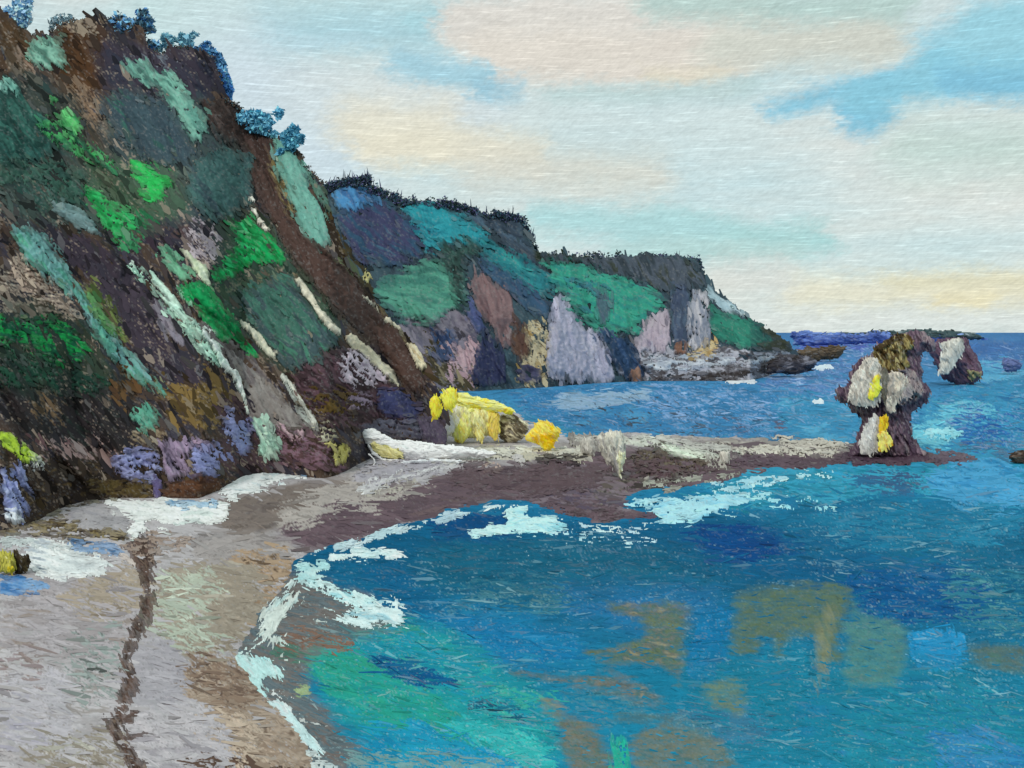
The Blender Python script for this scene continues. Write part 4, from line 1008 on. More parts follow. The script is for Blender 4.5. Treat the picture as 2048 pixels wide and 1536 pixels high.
HP('blue_rock', [(40, 925), (85, 925), (92, 945), (60, 950)], 'b0b0b0 8f8f9c', 30, .6, 8, 1.2)
HP('pale_streak', [(60, 905), (92, 928), (90, 945), (62, 935)], 'd5dcc9', 45, .7, 6, 1.2)
# turf and scrub
HT('scrub_patch', 'scrub', 'sage green scrub square near the top of the bluff at the left edge', [(60, 80), (92, 68), (118, 72), (125, 92), (140, 135), (105, 143), (58, 125)], '6a9a88 7dab98 4f7a6c', 40)
HT('scrub_patch', 'scrub', 'large dark teal scrub patch at the left edge under the brown top', [(-30, 150), (35, 155), (48, 200), (90, 230), (118, 290), (85, 335), (40, 325), (-30, 330)], '2e5a54 24443f 38665c', 50)
HT('scrub_patch', 'scrub', 'small pale sage highlight painted at the upper corner of the dark teal patch', [(-20, 160), (30, 158), (46, 180), (44, 200), (20, 190), (-20, 185)], '6fa698 8abcae 4f8478', 60, .85, 10)  # top highlight of the teal scrub, painted as a paler patch
HT('grass_patch', 'grass', 'bright green grass spot highest on the bluff', [(118, 225), (150, 220), (168, 250), (160, 288), (122, 282)], '3f9a55 5cb36c 2c7f48', 50, .9)
HT('grass_patch', 'grass', 'tiny green tuft above the highest green grass spot', [(95, 195), (118, 195), (120, 210), (100, 212)], '3a8f50', 30, .7, 8)
HT('grass_patch', 'grass', 'mid green grass band below the highest green spot', [(70, 230), (115, 240), (175, 290), (235, 320), (245, 350), (205, 348), (150, 310), (90, 280)], '2e7a50 3f9a58 2a6248', 45, .7, 14)
HT('grass_patch', 'grass', 'vivid green grass triangle in the middle of the upper slope', [(262, 325), (300, 335), (345, 348), (354, 372), (325, 392), (300, 402), (282, 378), (265, 345)], '1f9c46 2aa852 168038', 25, .95)
HT('grass_patch', 'grass', 'bright green grass patch over the dark hollow, below the tan rocks', [(170, 372), (200, 380), (230, 415), (268, 430), (272, 462), (245, 470), (230, 492), (210, 455), (190, 425), (175, 400)], '1a8f48 2ba158 14763a', 30, .92)
HT('scrub_patch', 'scrub', 'big round slate teal thicket on the upper slope inside the sage arc', [(200, 195), (250, 182), (330, 205), (375, 262), (388, 320), (300, 332), (240, 272), (205, 235)], '2f4f4c 384a52 34434c 2f5850', 55, 1, 14, 1.0)
HT('scrub_patch', 'scrub', 'sage green arc of scrub curving over the slate thicket', [(235, 122), (285, 120), (325, 142), (352, 132), (368, 170), (402, 222), (416, 270), (400, 300), (376, 285), (350, 232), (318, 188), (280, 160), (245, 148)], '5a8c80 6fa191 4a776c 86b5a4', 50, .9, 12)
HT('scrub_patch', 'scrub', 'dark teal thicket against the brown rib', [(375, 320), (450, 302), (500, 312), (512, 370), (502, 402), (485, 430), (440, 452), (400, 422), (365, 380)], '354f50 3c5c5a 33454c', 50, .97, 14, 1.0)
HT('scrub_patch', 'scrub', 'dull green scrub between the highest grass and the left edge', [(-20, 330), (90, 320), (170, 350), (180, 400), (110, 400), (60, 370), (-20, 380)], '2f4c46 3a5c50 405550', 40, .8, 18)
HT('scrub_patch', 'scrub', 'pale grey blue lichen scrub above the long teal streak', [(95, 405), (150, 410), (200, 450), (220, 480), (180, 465), (120, 440)], '8fa8aa 6f8a8c 4f6664', 30, .95, 9)
HT('scrub_patch', 'scrub', 'pale sage stripe down the right shoulder of the bluff', [(548, 278), (582, 285), (612, 330), (640, 400), (655, 440), (654, 495), (640, 512), (610, 482), (590, 430), (574, 380), (552, 330)], '5b8e83 6a9b8e 4f8077', 66, 1, 10, 1.0)
HT('scrub_patch', 'scrub', 'grey green scrub fringe on the skyline side of the pale shoulder stripe', [(592, 300), (620, 342), (648, 372), (662, 425), (655, 440), (630, 395), (605, 335)], '5a7f70 49685c 6f9484', 62, .85, 8)
HT('grass_patch', 'grass', 'vivid emerald grass flag against the brown rib', [(455, 445), (500, 426), (548, 470), (575, 512), (568, 532), (510, 530), (470, 555), (430, 572), (412, 558), (448, 520), (470, 500), (480, 480)], '0c8a46 149250 0d7038 2ea866', 40, 1, 9)
HT('grass_patch', 'grass', 'long emerald grass tongue running down to the grey scree', [(355, 578), (415, 562), (442, 602), (470, 640), (500, 685), (512, 715), (490, 712), (450, 680), (412, 645), (382, 610)], '0f7f48 158f50 0c6a3a', 50, 1, 10)
HT('grass_patch', 'grass', 'soft sage green tuft above the long emerald tongue', [(308, 490), (335, 488), (372, 528), (400, 560), (362, 562), (325, 525)], '5a9a78 6faa8a 4a8468', 45, .9, 10)
HT('grass_patch', 'grass', 'dark emerald grass patch at the left edge below the tan rocks', [(-20, 625), (75, 632), (140, 652), (180, 690), (155, 738), (95, 732), (60, 695), (-20, 690)], '0f6a3c 12803f 104a34 1a8a48', 20, .9, 14)
HT('scrub_patch', 'scrub', 'almost black green scrub below the dark emerald grass', [(-20, 700), (60, 700), (130, 740), (220, 750), (200, 800), (80, 780), (-20, 780)], '14322a 1b3f30 1a2a26', 30, .8, 16)
HT('grass_patch', 'grass', 'long teal green grass streak slanting down from the left edge', [(15, 458), (72, 455), (112, 500), (158, 568), (180, 612), (228, 680), (290, 742), (342, 785), (330, 800), (282, 772), (220, 715), (180, 662), (150, 602), (105, 572), (66, 535), (30, 495)], '5fa58c 4f8c7e 6a9a98 569a84', 54, 1, 10, 1.1, ln=60, wd=14, jit=.1)
HT('grass_patch', 'grass', 'small teal tuft at the lower end of the long teal streak', [(265, 812), (298, 806), (330, 840), (322, 862), (290, 868), (272, 845)], '4f8f7c 5f9f8a', 50, .95, 9)
HT('grass_patch', 'grass', 'faint olive green fringe beside the lower teal streak', [(170, 590), (200, 610), (240, 670), (232, 690), (195, 650)], '4a7a4c 5f8f5a', 50, .95, 7)
HT('scrub_patch', 'scrub', 'dark teal thicket block between the grey scree and the brown rib', [(470, 590), (520, 560), (585, 545), (605, 570), (640, 630), (682, 680), (645, 715), (590, 745), (552, 730), (520, 690), (488, 640)], '36544f 3b6358 3a4c50 40705f', 50, 1, 12, 1.0)
HT('grass_patch', 'grass', 'yellow green grass tuft above the blue rock at the left edge', [(-10, 862), (28, 868), (58, 898), (74, 924), (52, 932), (20, 902), (-10, 888)], '8aa82c 9cb83a 6f8c26', 42, .97, 6, 1.1)
HT('scrub_patch', 'scrub', 'dull green fringe at the foot of the pale shoulder stripe', [(645, 500), (690, 530), (705, 560), (670, 545)], '5f7a5a 6f7a4a', 50, .7, 8)
HT('scrub_patch', 'scrub', 'small mint green scrub chip left of the long emerald tongue', [(350, 560), (372, 585), (392, 610), (380, 625), (355, 595)], '3a8a5f 8fc2a4', 50, .7, 8)

HP('rock_rib', [(500, 345), (545, 335), (580, 440), (650, 505), (700, 545), (740, 605), (790, 655), (830, 712), (855, 772), (838, 788), (800, 762), (742, 690), (662, 608), (595, 535), (548, 450), (515, 385)],
   '42322d 4a3833 3c2d29', 56, 1, 6, .8, ln=140, wd=16, jit=.07, dab=False)
SEED[0] += 7
for pts, w, c in (([(595, 562), (615, 588), (640, 630), (662, 655), (680, 672)], [8, 14, 12, 16, 14], 'cfcab8 b9b3a0'),
                  ([(500, 398), (512, 405)], [9, 6], 'e3dccf'), ([(504, 415), (516, 438)], [12, 8], 'e3dccf d2c6b4'), ([(514, 440), (530, 452)], [10, 8], 'ddd4c6'),
                  ([(524, 456), (546, 460)], [8, 5], 'e0d8ca'), ([(725, 600), (742, 612), (758, 630)], [4, 9, 6], 'c9c2ae'), ([(768, 640), (790, 652), (806, 664)], [8, 11, 5], 'cfc8b2'),
                  ([(480, 645), (510, 668), (535, 700), (552, 718)], [6, 10, 14, 16], 'b5b5a2 c9c6b4'), ([(360, 495), (385, 520), (405, 545), (418, 575)], [8, 14, 20, 10], 'cdd3bc b0bc9c')):
    HP('pale_streak', line_poly(pts, [q * 1.15 for q in w]), c, 55, 1, 4, 1.6, ln=12, wd=4, dab=False)
HP('limestone_rib', line_poly([(694, 672), (715, 695), (745, 720), (775, 748), (800, 778)], [16, 26, 26, 24, 8]), 'c8bea6 bcb39c d2c9b2', 46, 1, 4, 1.8, jit=.08, dab=False)
HP('pale_streak', line_poly([(300, 545), (335, 590), (365, 632), (398, 662)], [12, 18, 16, 10]), 'a9cbbc c2ddce', 52, 1, 6, 1.4, dab=False)
HP('pale_streak', line_poly([(405, 668), (430, 700), (455, 738), (476, 762), (482, 792), (500, 832)], [12, 14, 11, 12, 8, 7]), 'c9dcd0 dde6de b0cdbf', 58, 1, 5, 1.4, dab=False)
HP('pale_streak', line_poly([(562, 752), (590, 785), (615, 820), (640, 858)], [9, 12, 12, 10]), 'c2c4ba b0b2aa', 56, 1, 4, 1.4, dab=False)
HP('limestone_rib', [(812, 690), (835, 688), (850, 710), (853, 735), (845, 750), (828, 735), (822, 710)], 'c5bba0 d5cdb2', 70, 1, 5, 1.6, dab=False)
# ------------------------------------------------------------------ the headland
SKY_H = [(560, 420), (640, 385), (665, 362), (700, 352), (750, 375), (800, 396), (850, 402), (900, 404), (940, 418), (1040, 434), (1056, 470), (1075, 500), (1130, 508), (1200, 514), (1290, 506),
         (1395, 516), (1410, 545), (1430, 580), (1470, 610), (1510, 640), (1550, 664), (1585, 690), (1600, 712)]
BASE_H = [(560, 790), (960, 782), (1100, 774), (1200, 766), (1290, 762), (1500, 762), (1560, 745), (1600, 735)]
U4 = np.arange(560, 1601, STEP); V4 = np.arange(335, 800, STEP)
U, V = np.meshgrid(U4, V4)
vt, vb = polyline(SKY_H, U), polyline(BASE_H, U)
Yb = 40000 / (vb - HOR)
t = np.clip((vb - V) / (vb - vt + 1e-6), -.1, 1.1)
run = 120 * np.clip((vb - vt) / 350, .1, 1)
Yf = Yb + run * (np.clip(t, -.1, .4) * .5 + np.clip(t - .4, 0, 1) * 1.2)
fade = np.clip((vb - V) / 30, 0, 1)
Yf += fade * (16 * (streak(U, V, 68, 180, 40, 821, 3) - .5) + 3.5 * (streak(U, V, 70, 60, 14, 822, 3) - .5) + 1.5 * (fbm(U, V, 12, 823, 3) - .5))
P = at(U, V, Y=Yf)
edge = (V - vt) + 12 * (fbm(U, V, 12, 824, 3) - .5) + 10 * (vn(U / 3.5, V / 8, 825) - .5)
msk = (edge > 0) & (V < vb + 5 + 6 * (fbm(U, V, 16, 826, 2) - .5))
col = colours(U, V, '33404c 3a4e58 2c3a44 40505a', 60, 50, 10, 827, .25)
nm = np.zeros(P.shape); nm[...] = np.array([0, -.75, .66])
head = Surface(U, V, P, col, msk, nm, np.full(U.shape, 2.6)); head.hs = .3; head.gain = .92
A, W = head.paint, head.wash
A([(790, 640), (930, 620), (960, 700), (950, 780), (850, 780)], '6a6472 75707c 5a5868', 40, .95, 16, 40, 8)
A([(850, 690), (900, 700), (960, 740), (960, 785), (850, 785)], '5a5040 3f3a2c 8a8068', 30, .6, 14, 12, 4)
A([(890, 690), (960, 680), (955, 770), (900, 770)], 'a08690 ac949c 8a727c', 60, .7, 12, 20, 5)
A([(1040, 650), (1110, 640), (1110, 760), (1040, 770)], '8a754a b0a488 5a4a34', 60, .75, 14, 10, 4)
A([(1240, 690), (1500, 695), (1590, 700), (1590, 765), (1240, 765)], '8c8a94 a5a5b0 5c5a60 40383a', 0, .85, 14, 16, 4)
A([(1380, 680), (1430, 680), (1430, 715), (1370, 715)], 'c9b48a a08458', 0, .6, 8, 10, 4)
A([(1060, 500), (1180, 512), (1180, 525), (1070, 522)], '26301f 1f2a20', 0, .8, 8, 12, 4)
A([(680, 440), (720, 500), (740, 560), (760, 620), (700, 560)], '2e2a1c 3a3424', 60, .7, 12, 14, 4)
ru = np.arange(560, 1601, 20.0)
rv = polyline(SKY_H, ru) + 6; rvb = polyline(BASE_H, ru)
rY = 40000 / (rvb - HOR) + 120 * np.clip((rvb - rv) / 350, .1, 1) * .92
p0 = at(ru, rv, Y=rY); rows = [p0]; low = p0[:, 2] < 24
for dyy, kz in ((60, .95), (200, .7), (400, .3), (600, -.05)):
    q_ = p0.copy(); q_[:, 1] += dyy; q_[:, 0] *= q_[:, 1] / p0[:, 1]; q_[:, 2] = np.where(low, -2, p0[:, 2] * kz); rows.append(q_)
ev = np.concatenate(rows); k = len(ru)
eq = np.array([(r * k + i, r * k + i + 1, (r + 1) * k + i + 1, (r + 1) * k + i) for r in range(4) for i in range(k - 1)])
head.build('headland', 'rock', (ev, eq, np.tile(lin('3a4a50'), (len(ev), 1))))
hd = head.obj
q_ = head.overall('dry_grass', 700, 60, 28, 9, .06, 'plant', .06, deep=.12); q_.parent = hd


def DP(name, poly, cols, ang=70, cov=1, rag=9, h=.8, mat='rock', **k):
    return head.layer(name, poly, cols, ang, cov, rag, h, mat, parent=hd, **k)


def DT(name, cat, label, poly, cols, ang=30, cov=1, rag=10, h=.9, group='scrub and grass patches on the headland', **k):
    return T(head, name, cat, label, poly, cols, ang, cov, rag, h, 'plant', group, **k)


DT('woodland', 'woodland', 'dark indigo wood on the near shoulder of the headland', [(670, 420), (740, 395), (800, 410), (850, 460), (850, 520), (790, 535), (720, 530), (690, 480)], '34405f 2d4a63 3a3c5a 3c5a70', 40, 1, 14)
DT('woodland', 'woodland', 'bright blue wood at the near top of the headland', [(664, 382), (700, 362), (748, 380), (772, 402), (735, 410), (705, 428), (668, 415)], '3f76a6 4a84b2 38628f', 50, .97, 9)
DT('grass_patch', 'grass', 'teal blue turf on the headland top behind the indigo wood', [(800, 412), (862, 405), (930, 432), (985, 470), (962, 502), (915, 490), (860, 505), (840, 470)], '1f7f8c 2a8a96 1a6f80', 20, 1, 10)
DT('woodland', 'woodland', 'slate grey wood along the middle skyline of the headland', [(880, 392), (930, 418), (1040, 432), (1054, 470), (1076, 508), (1068, 530), (1026, 515), (985, 470), (930, 436)], '3a4a5a 34404e 45586a', 40, .97, 10)
DT('grass_patch', 'grass', 'deep teal turf below the slate wood', [(965, 475), (1020, 505), (1080, 530), (1125, 562), (1105, 600), (1050, 590), (1010, 560), (960, 515)], '2b7f83 256f78 348c8c', 30, 1, 10)
DT('grass_patch', 'grass', 'sage green grass bowl in the near flank of the headland', [(752, 570), (800, 540), (880, 512), (915, 545), (932, 600), (905, 628), (845, 652), (790, 640), (758, 605)], '457d70 4f8d7b 3b7267', 10, 1, 12)
DT('scrub_patch', 'scrub', 'black green scrub edge above the mauve cliff', [(850, 500), (905, 478), (970, 490), (960, 520), (930, 530), (940, 600), (920, 640), (900, 580), (880, 520)], '1c2a28 28403c 3a5a54', 40, .95, 12, ln=12, wd=4)
DP('mauve_cliff', [(940, 535), (965, 542), (1000, 570), (1026, 582), (1030, 650), (1020, 702), (1000, 690), (972, 645), (948, 620)], '6e5558 7c6466 644c50', 72, 1, 8)
DP('cliff_gully', [(930, 518), (990, 530), (1040, 560), (1085, 590), (1120, 622), (1095, 645), (1050, 620), (1020, 590), (962, 552)], '3a4560 34506a 464f68', 45, .95, 9)
DP('cliff_gully', [(930, 590), (948, 600), (972, 655), (980, 668), (960, 672), (935, 640)], '3d4868 47507a', 66, 1, 6)
DP('blue_rock_face', [(855, 660), (905, 650), (920, 690), (900, 722), (868, 720)], '37476a 3f5476', 60, .9, 10)
DP('violet_pillar', [(968, 655), (1000, 692), (1014, 740), (1022, 772), (935, 772), (944, 730), (958, 690)], '343a58 2e3350 3e4464', 80, 1, 6, 1.4)
DP('brown_cliff', [(1020, 625), (1050, 640), (1065, 700), (1050, 722), (1018, 700), (1028, 650)], '4f3a35 5c4438', 70, .97, 8)
DP('violet_rock', [(1030, 740), (1055, 725), (1085, 745), (1080, 768), (1040, 766)], '3c3a50 454660', 10, .97, 6, 1.2)
DP('lilac_cliff', [(1108, 602), (1122, 590), (1140, 615), (1162, 652), (1202, 668), (1230, 720), (1236, 768), (1105, 768), (1095, 705), (1100, 650)], 'a8a6ba 9c9cb0 b5b2c2', 78, .96, 9, 1.2, ln=60, wd=9)
DT('grass_patch', 'grass', 'large jade green slope in the middle of the headland', [(1085, 522), (1180, 530), (1250, 558), (1325, 582), (1328, 612), (1290, 640), (1268, 682), (1240, 672), (1200, 662), (1152, 622), (1108, 570)], '2a8078 35907c 2b7484', 20, 1, 11)
DT('scrub_patch', 'scrub', 'slate scrub blot inside the jade slope', [(1185, 590), (1205, 578), (1228, 600), (1222, 640), (1205, 662), (1186, 640)], '45606a 4a5668', 80, .95, 8)
DT('scrub_patch', 'scrub', 'slate scrub streaks on the upper jade slope', [(1135, 555), (1180, 560), (1230, 590), (1200, 600), (1150, 585)], '3f5a66 35707a', 30, .7, 9)
DP('navy_spur', [(1192, 665), (1218, 660), (1268, 690), (1285, 740), (1282, 765), (1245, 762), (1222, 712)], '2f4a66 3a5274 2a3f5a', 66, 1, 6, 1.6)
DP('rust_tip', [(1256, 755), (1270, 738), (1284, 745), (1284, 770), (1272, 780)], '7c5c50 8a6a5a', 70, 1, 4, 2.2)
DP('mauve_column', [(1275, 665), (1300, 628), (1345, 610), (1342, 705), (1272, 708)], '8a808f a99ca8 6f6a80', 82, .95, 8, 1.0)
DP('navy_column', [(1335, 565), (1386, 560), (1384, 690), (1345, 700)], '47566a 3f4a60 55647a', 84, .97, 7, 1.2)
DP('pale_column', [(1378, 585), (1420, 580), (1420, 692), (1376, 705)], '9a9aa8 b0adb4 7f8494', 84, .92, 7, 1.4)
DP('rust_column', [(1345, 688), (1376, 685), (1374, 715), (1348, 715)], '7a5a4c', 80, .9, 5, 1.4)
DT('woodland', 'woodland', 'dark slate wood along the far skyline of the headland', [(1070, 503), (1180, 514), (1250, 505), (1400, 518), (1412, 565), (1390, 592), (1358, 575), (1320, 582), (1250, 555), (1165, 530), (1080, 522)], '3d4450 2f3840 48505c 343a34', 60, .93, 10)
DP('skylit_slope', [(1412, 565), (1440, 588), (1480, 612), (1492, 640), (1450, 625), (1420, 600)], 'a8bcc4 98b0ba b8cad0', 40, 1, 6)  # sky light on the far slope, painted into its colour
DT('grass_patch', 'grass', 'green slope at the seaward end of the headland', [(1415, 605), (1450, 625), (1508, 642), (1542, 680), (1530, 704), (1480, 695), (1420, 682)], '2f7a68 27695c 3a8872', 30, 1, 8)
DT('scrub_patch', 'scrub', 'black brown scrub on the low tip of the headland', [(1520, 655), (1580, 668), (1582, 705), (1500, 705), (1540, 685)], '2a2c20 3a3c26 1c1c16', 0, .9, 8)
DP('white_shingle', [(1290, 715), (1430, 708), (1545, 712), (1540, 724), (1400, 738), (1290, 742)], 'a8b0be bcc2ca 8a8f9c', 0, .75, 8, .8, ln=30, wd=4)
DP('black_ledge', [(1300, 752), (1370, 745), (1500, 738), (1560, 720), (1590, 740), (1450, 765), (1300, 766)], '242022 3a3434 58545a', -4, .75, 8, 1.0, ln=14, wd=4)
DP('pale_streak', [(725, 540), (742, 538), (748, 560), (735, 572), (725, 560)], 'd6cd8c b5b07c', 60, .7, 6, 1.0)

# ------------------------------------------------------------------ low land on the horizon
def box_land(name, label, cat, poly, Y, cols, **k):
    o = solid(name, poly, Y, cols, **k)
    return tag(o, label, cat)
fl_ = solid('far_shore', [(1583, 664), (1605, 658), (1640, 664), (1700, 664), (1780, 660), (1850, 658), (1920, 660), (1960, 668), (1975, 680), (1700, 690), (1585, 696)], 1500, '465a94 5c74ac 3c4e84 7c92ba', ang=0, rag=4, deep=.5, ln=30, wd=4,
            spots=[([(1680, 655), (1780, 656), (1780, 668), (1680, 668)], '2a302c 3c4a44', .6), ([(1780, 655), (1975, 655), (1975, 682), (1780, 672)], '1f2a2a 3a4a4c 8a949a', .95)])
tag(fl_, kind='structure')
box_land('skerry', 'low brown skerry between the headland tip and the sea stack', 'rock', [(1590, 702), (1620, 694), (1688, 690), (1692, 702), (1670, 720), (1620, 724), (1592, 716)], 690, '3a3028 54483a 2a2422', ang=0, rag=5, ln=14, wd=4)
box_land('skerry', 'black ragged skerry just off the tip of the headland', 'rock', [(1540, 712), (1600, 706), (1640, 720), (1620, 742), (1570, 752), (1530, 748)], 450, '2a2626 3c3a40 6a6a74', ang=0, rag=7, ln=12, wd=4)
box_land('skerry', 'small purple rock in the sea right of the stack', 'rock', [(2000, 725), (2012, 716), (2040, 720), (2046, 738), (2030, 748), (2008, 742)], 480, '5a6286 4f5a80', ang=10, rag=5)
box_land('skerry', 'dark brown rock cut by the edge of the picture', 'rock', [(2012, 912), (2030, 900), (2060, 898), (2080, 925), (2030, 930)], 152, '2e2622 4a3c34 6a5c50', ang=10, rag=5, ln=12, wd=4)

# ------------------------------------------------------------------ the sea stack and its neighbour
st = bpy.data.objects.new('sea_stack', None); C.objects.link(st)
st.location = (0, 0, 0)
tag(st, 'tall overhanging sea stack with pale and yellow faces over a purple base', 'sea stack')
YS = yb_at(1770, 912)
solid('stack_body', [(1752, 686), (1785, 672), (1815, 662), (1848, 664), (1866, 674), (1876, 688), (1870, 706), (1858, 706), (1850, 700), (1840, 716), (1844, 745), (1854, 768), (1862, 784), (1856, 800), (1836, 815), (1822, 835), (1828, 870), (1842, 890), (1858, 908), (1850, 922), (1692, 924), (1700, 900), (1712, 880), (1720, 850), (1722, 836), (1700, 822), (1700, 806), (1674, 804), (1668, 776), (1692, 768), (1700, 742), (1716, 718), (1740, 704)],
      YS, '544250 6a5862 4a3a48 7f7074 5f4c58', ang=70, rag=8, deep=.30, parent=st, jit=.2,
      spots=[([(1744, 700), (1765, 680), (1812, 664), (1832, 686), (1812, 706), (1822, 742), (1775, 745), (1750, 725)], '6f6040 8a7c50 4a3a20 a09468 2c2416', 1.0),
             ([(1735, 702), (1790, 664), (1815, 668), (1768, 700)], '241e16 3a2e1c 54482c', .8),
             ([(1790, 738), (1825, 738), (1848, 775), (1838, 800), (1800, 815), (1785, 790)], 'a39a94 7d7274 5c4c56', .8),
             ([(1668, 798), (1730, 805), (1745, 830), (1715, 828)], '2a2426 5f5258 8a8078', .8),
             ([(1702, 905), (1760, 905), (1840, 912), (1836, 922), (1700, 924)], '3a2c38 54404e', 1)])
for poly, cols, a in (([(1738, 712), (1752, 712), (1762, 722), (1765, 760), (1762, 800), (1750, 816), (1720, 814), (1696, 802), (1700, 766), (1716, 732)], 'b5aea4 a59c92 c4bdb2 8e8780', 75),
                      ([(1776, 742), (1806, 742), (1818, 770), (1806, 795), (1796, 806), (1794, 824), (1774, 828), (1766, 800), (1770, 768)], 'b2a698 c2b6a6 948a80 a89a8e', 80),
                      ([(1800, 770), (1822, 765), (1830, 785), (1812, 800), (1800, 795)], '9a908c 7c7274', 60),
                      ([(1750, 822), (1762, 845), (1760, 880), (1752, 906), (1716, 912), (1722, 868), (1736, 842)], 'aaa6a4 bab6b0 949094', 78)):
    solid('pale_face', poly, YS - 4.6, cols, ang=a, rag=6, deep=.16, step=1.5, parent=st, jit=.22, ln=18, wd=4)
for poly, cols in (([(1742, 760), (1758, 744), (1763, 780), (1750, 800), (1732, 800)], 'd9bf38 e6cc44 c4a634'),
                   ([(1755, 834), (1776, 830), (1773, 860), (1758, 868)], 'd2a424 e0b22e'),
                   ([(1755, 864), (1770, 858), (1790, 886), (1775, 898), (1752, 908), (1757, 884)], 'dca838 e6c468 c89030')):
    solid('yellow_face', poly, YS - 5.6, cols, ang=75, rag=5, deep=.14, step=1.5, parent=st, jit=.16)
solid('dark_cleft', [(1764, 735), (1778, 740), (1776, 770), (1771, 805), (1764, 802), (1765, 765)], YS - 5.2, '4c463c 6a6458', ang=85, rag=4, deep=.14, step=1.5, parent=st)
n_ = bpy.data.objects.new('sea_stack', None); C.objects.link(n_)
tag(n_, 'squat purple sea stack with a pale grey streak, standing behind the tall one', 'sea stack')
solid('stack_body', [(1858, 700), (1864, 684), (1890, 674), (1935, 676), (1945, 700), (1962, 720), (1970, 748), (1952, 768), (1905, 768), (1882, 756), (1870, 735)], 385, '54404e 5f4a58 483848', ang=60, rag=6, deep=.35, parent=n_, jit=.12,
      spots=[([(1930, 740), (1960, 742), (1965, 756), (1935, 760)], 'a89a70 8a7c5c', .8)])
solid('pale_face', [(1876, 684), (1925, 672), (1930, 700), (1914, 722), (1902, 748), (1876, 752), (1878, 725), (1882, 705)], 370, 'a5a098 b8b4aa 8a8680', ang=70, rag=5, deep=.15, parent=n_)

# ------------------------------------------------------------------ trees on the skyline of the bluff
def tree(label, u, v, w, h, Y, cols, stems=2):
    r = bpy.data.objects.new('tree', None); C.objects.link(r)
    tag(r, label, 'tree', 'trees on the skyline of the near bluff')
    rn = random.Random(int(u * 7 + v))
    w *= 1.25; h *= 1.15; v += 6
    n = 15; pts = []
    for k in range(n):
        a = 2 * math.pi * k / n
        q = rn.uniform(.72, 1.22)
        pts.append((u + math.cos(a) * w / 2 * q, v - h * .5 + math.sin(a) * h * .52 * q))
    sp = [(u, v - h * .5, w * .36, h * .36, int(w * h * .14))]
    for k in range(11):
        sp.append((u + rn.uniform(-.56, .56) * w, v - h * rn.uniform(.0, .88), w * rn.uniform(.10, .24), h * rn.uniform(.10, .22), int(w * h * .03)))
    leaves('crown', sp, Y, cols, 5.2, parent=r)
    for s in range(stems):
        uu = u + (s - (stems - 1) / 2) * w * .3
        solid('trunk', line_poly([(uu, v - h * .35), (uu + rn.uniform(-2, 2), v), (uu + 1, v + 10)], [2.5, 4, 5]), Y + .3, '2c241e', rag=.6, deep=.5, step=1.0, parent=r)
    return r
tree('tall blue grey tree in the top corner above the sage square', 42, 52, 46, 62, 182, '7296b4 8aa8c0 5a7c9c 9fb4c2', 2)
tree('small faint grey tree standing alone left of the broad blue crown', 122, 58, 26, 34, 196, '8fa6b0 5f7078 a9bcc2', 1)
tree('broad crown with blue underside on the highest brown knoll', 248, 96, 82, 72, 196, '5f8cbc 46606c 3a4650 6a98c6 52646c', 3)
tree('thin pale tree above the notch in the skyline', 334, 96, 20, 30, 200, '8fb2bc 7299ac', 1)
tree('pale teal tree right of the skyline notch', 372, 96, 30, 34, 200, '6f98a8 8ab0bc 4f7484', 1)
tree('round blue tree on the brown shoulder', 416, 134, 42, 52, 198, '5b8dc0 4a6f8f 3f5f78', 2)
tree('narrow bright blue tree hanging on the steep edge', 449, 206, 26, 72, 196, '5f8fc9 5480b4 4a7890', 2)
tree('low wide teal tree with a leader halfway down the skyline', 522, 264, 54, 44, 190, '5a90a6 4a7c92 6fa2b4', 2)
tree('forked teal tree above the pale shoulder stripe', 580, 304, 38, 50, 186, '4f8599 5f97a8 3f7086', 2)

yh = lambda u: float(40000 / (polyline(BASE_H, u) - HOR) + 105)
rn = random.Random(5)
pt = []
for (u0, u1, v0, v1, n) in ((652, 740, 368, 352, 60), (740, 800, 372, 394, 26), (800, 880, 396, 400, 14), (880, 950, 398, 420, 60), (950, 1050, 424, 434, 46), (1050, 1072, 450, 500, 20), (1290, 1400, 510, 520, 50), (1075, 1290, 508, 510, 26)):
    for _ in range(n):
        k = rn.random(); pt.append((u0 + (u1 - u0) * k, v0 + (v1 - v0) * k + 6))
tag(leaves('scrub_fringe', [(u_, v_ - rn.uniform(-8, 7), rn.uniform(5, 12), rn.uniform(4, 10), 22) for u_, v_ in pt + pt], yh, '2f3a44 3a4656 4a4868 28342c 34505c', 2.6), 'ragged dark scrub bristling along the headland skyline', 'scrub', kind='stuff')
fl_pt = [(u_ + rn.uniform(-6, 6), v_ - 4) for u_, v_ in pt if rn.random() < (.3 if u_ < 800 or 930 < u_ < 1075 else .04)]
tag(spikes('scrub_twigs', fl_pt, yh, '2f3a44 3a4656 4a4868', 22, 2.0), 'thin bare twigs standing out of the scrub on the headland skyline', 'scrub', kind='stuff')
pt = []
for k in range(190):
    u = rn.uniform(60, 650); pt.append((u, float(polyline(SKY_B, u)) + 4))
yb = lambda u: float(37200 / (smoothline(BASE_B, u) - HOR) * .985 + 78 * min(1.1, max(.05, (polyline(BASE_B, u) - polyline(SKY_B, u)) / 900)))
tag(leaves('scrub_fringe', [(u_, v_ + rn.uniform(-4, 8), rn.uniform(5, 11), rn.uniform(4, 8), 20) for u_, v_ in pt], yb, '3a2e28 2e3a34 3f4c50 54483c 33303a', 2.6), 'thin dark scrub along the skyline of the near bluff', 'scrub', kind='stuff')

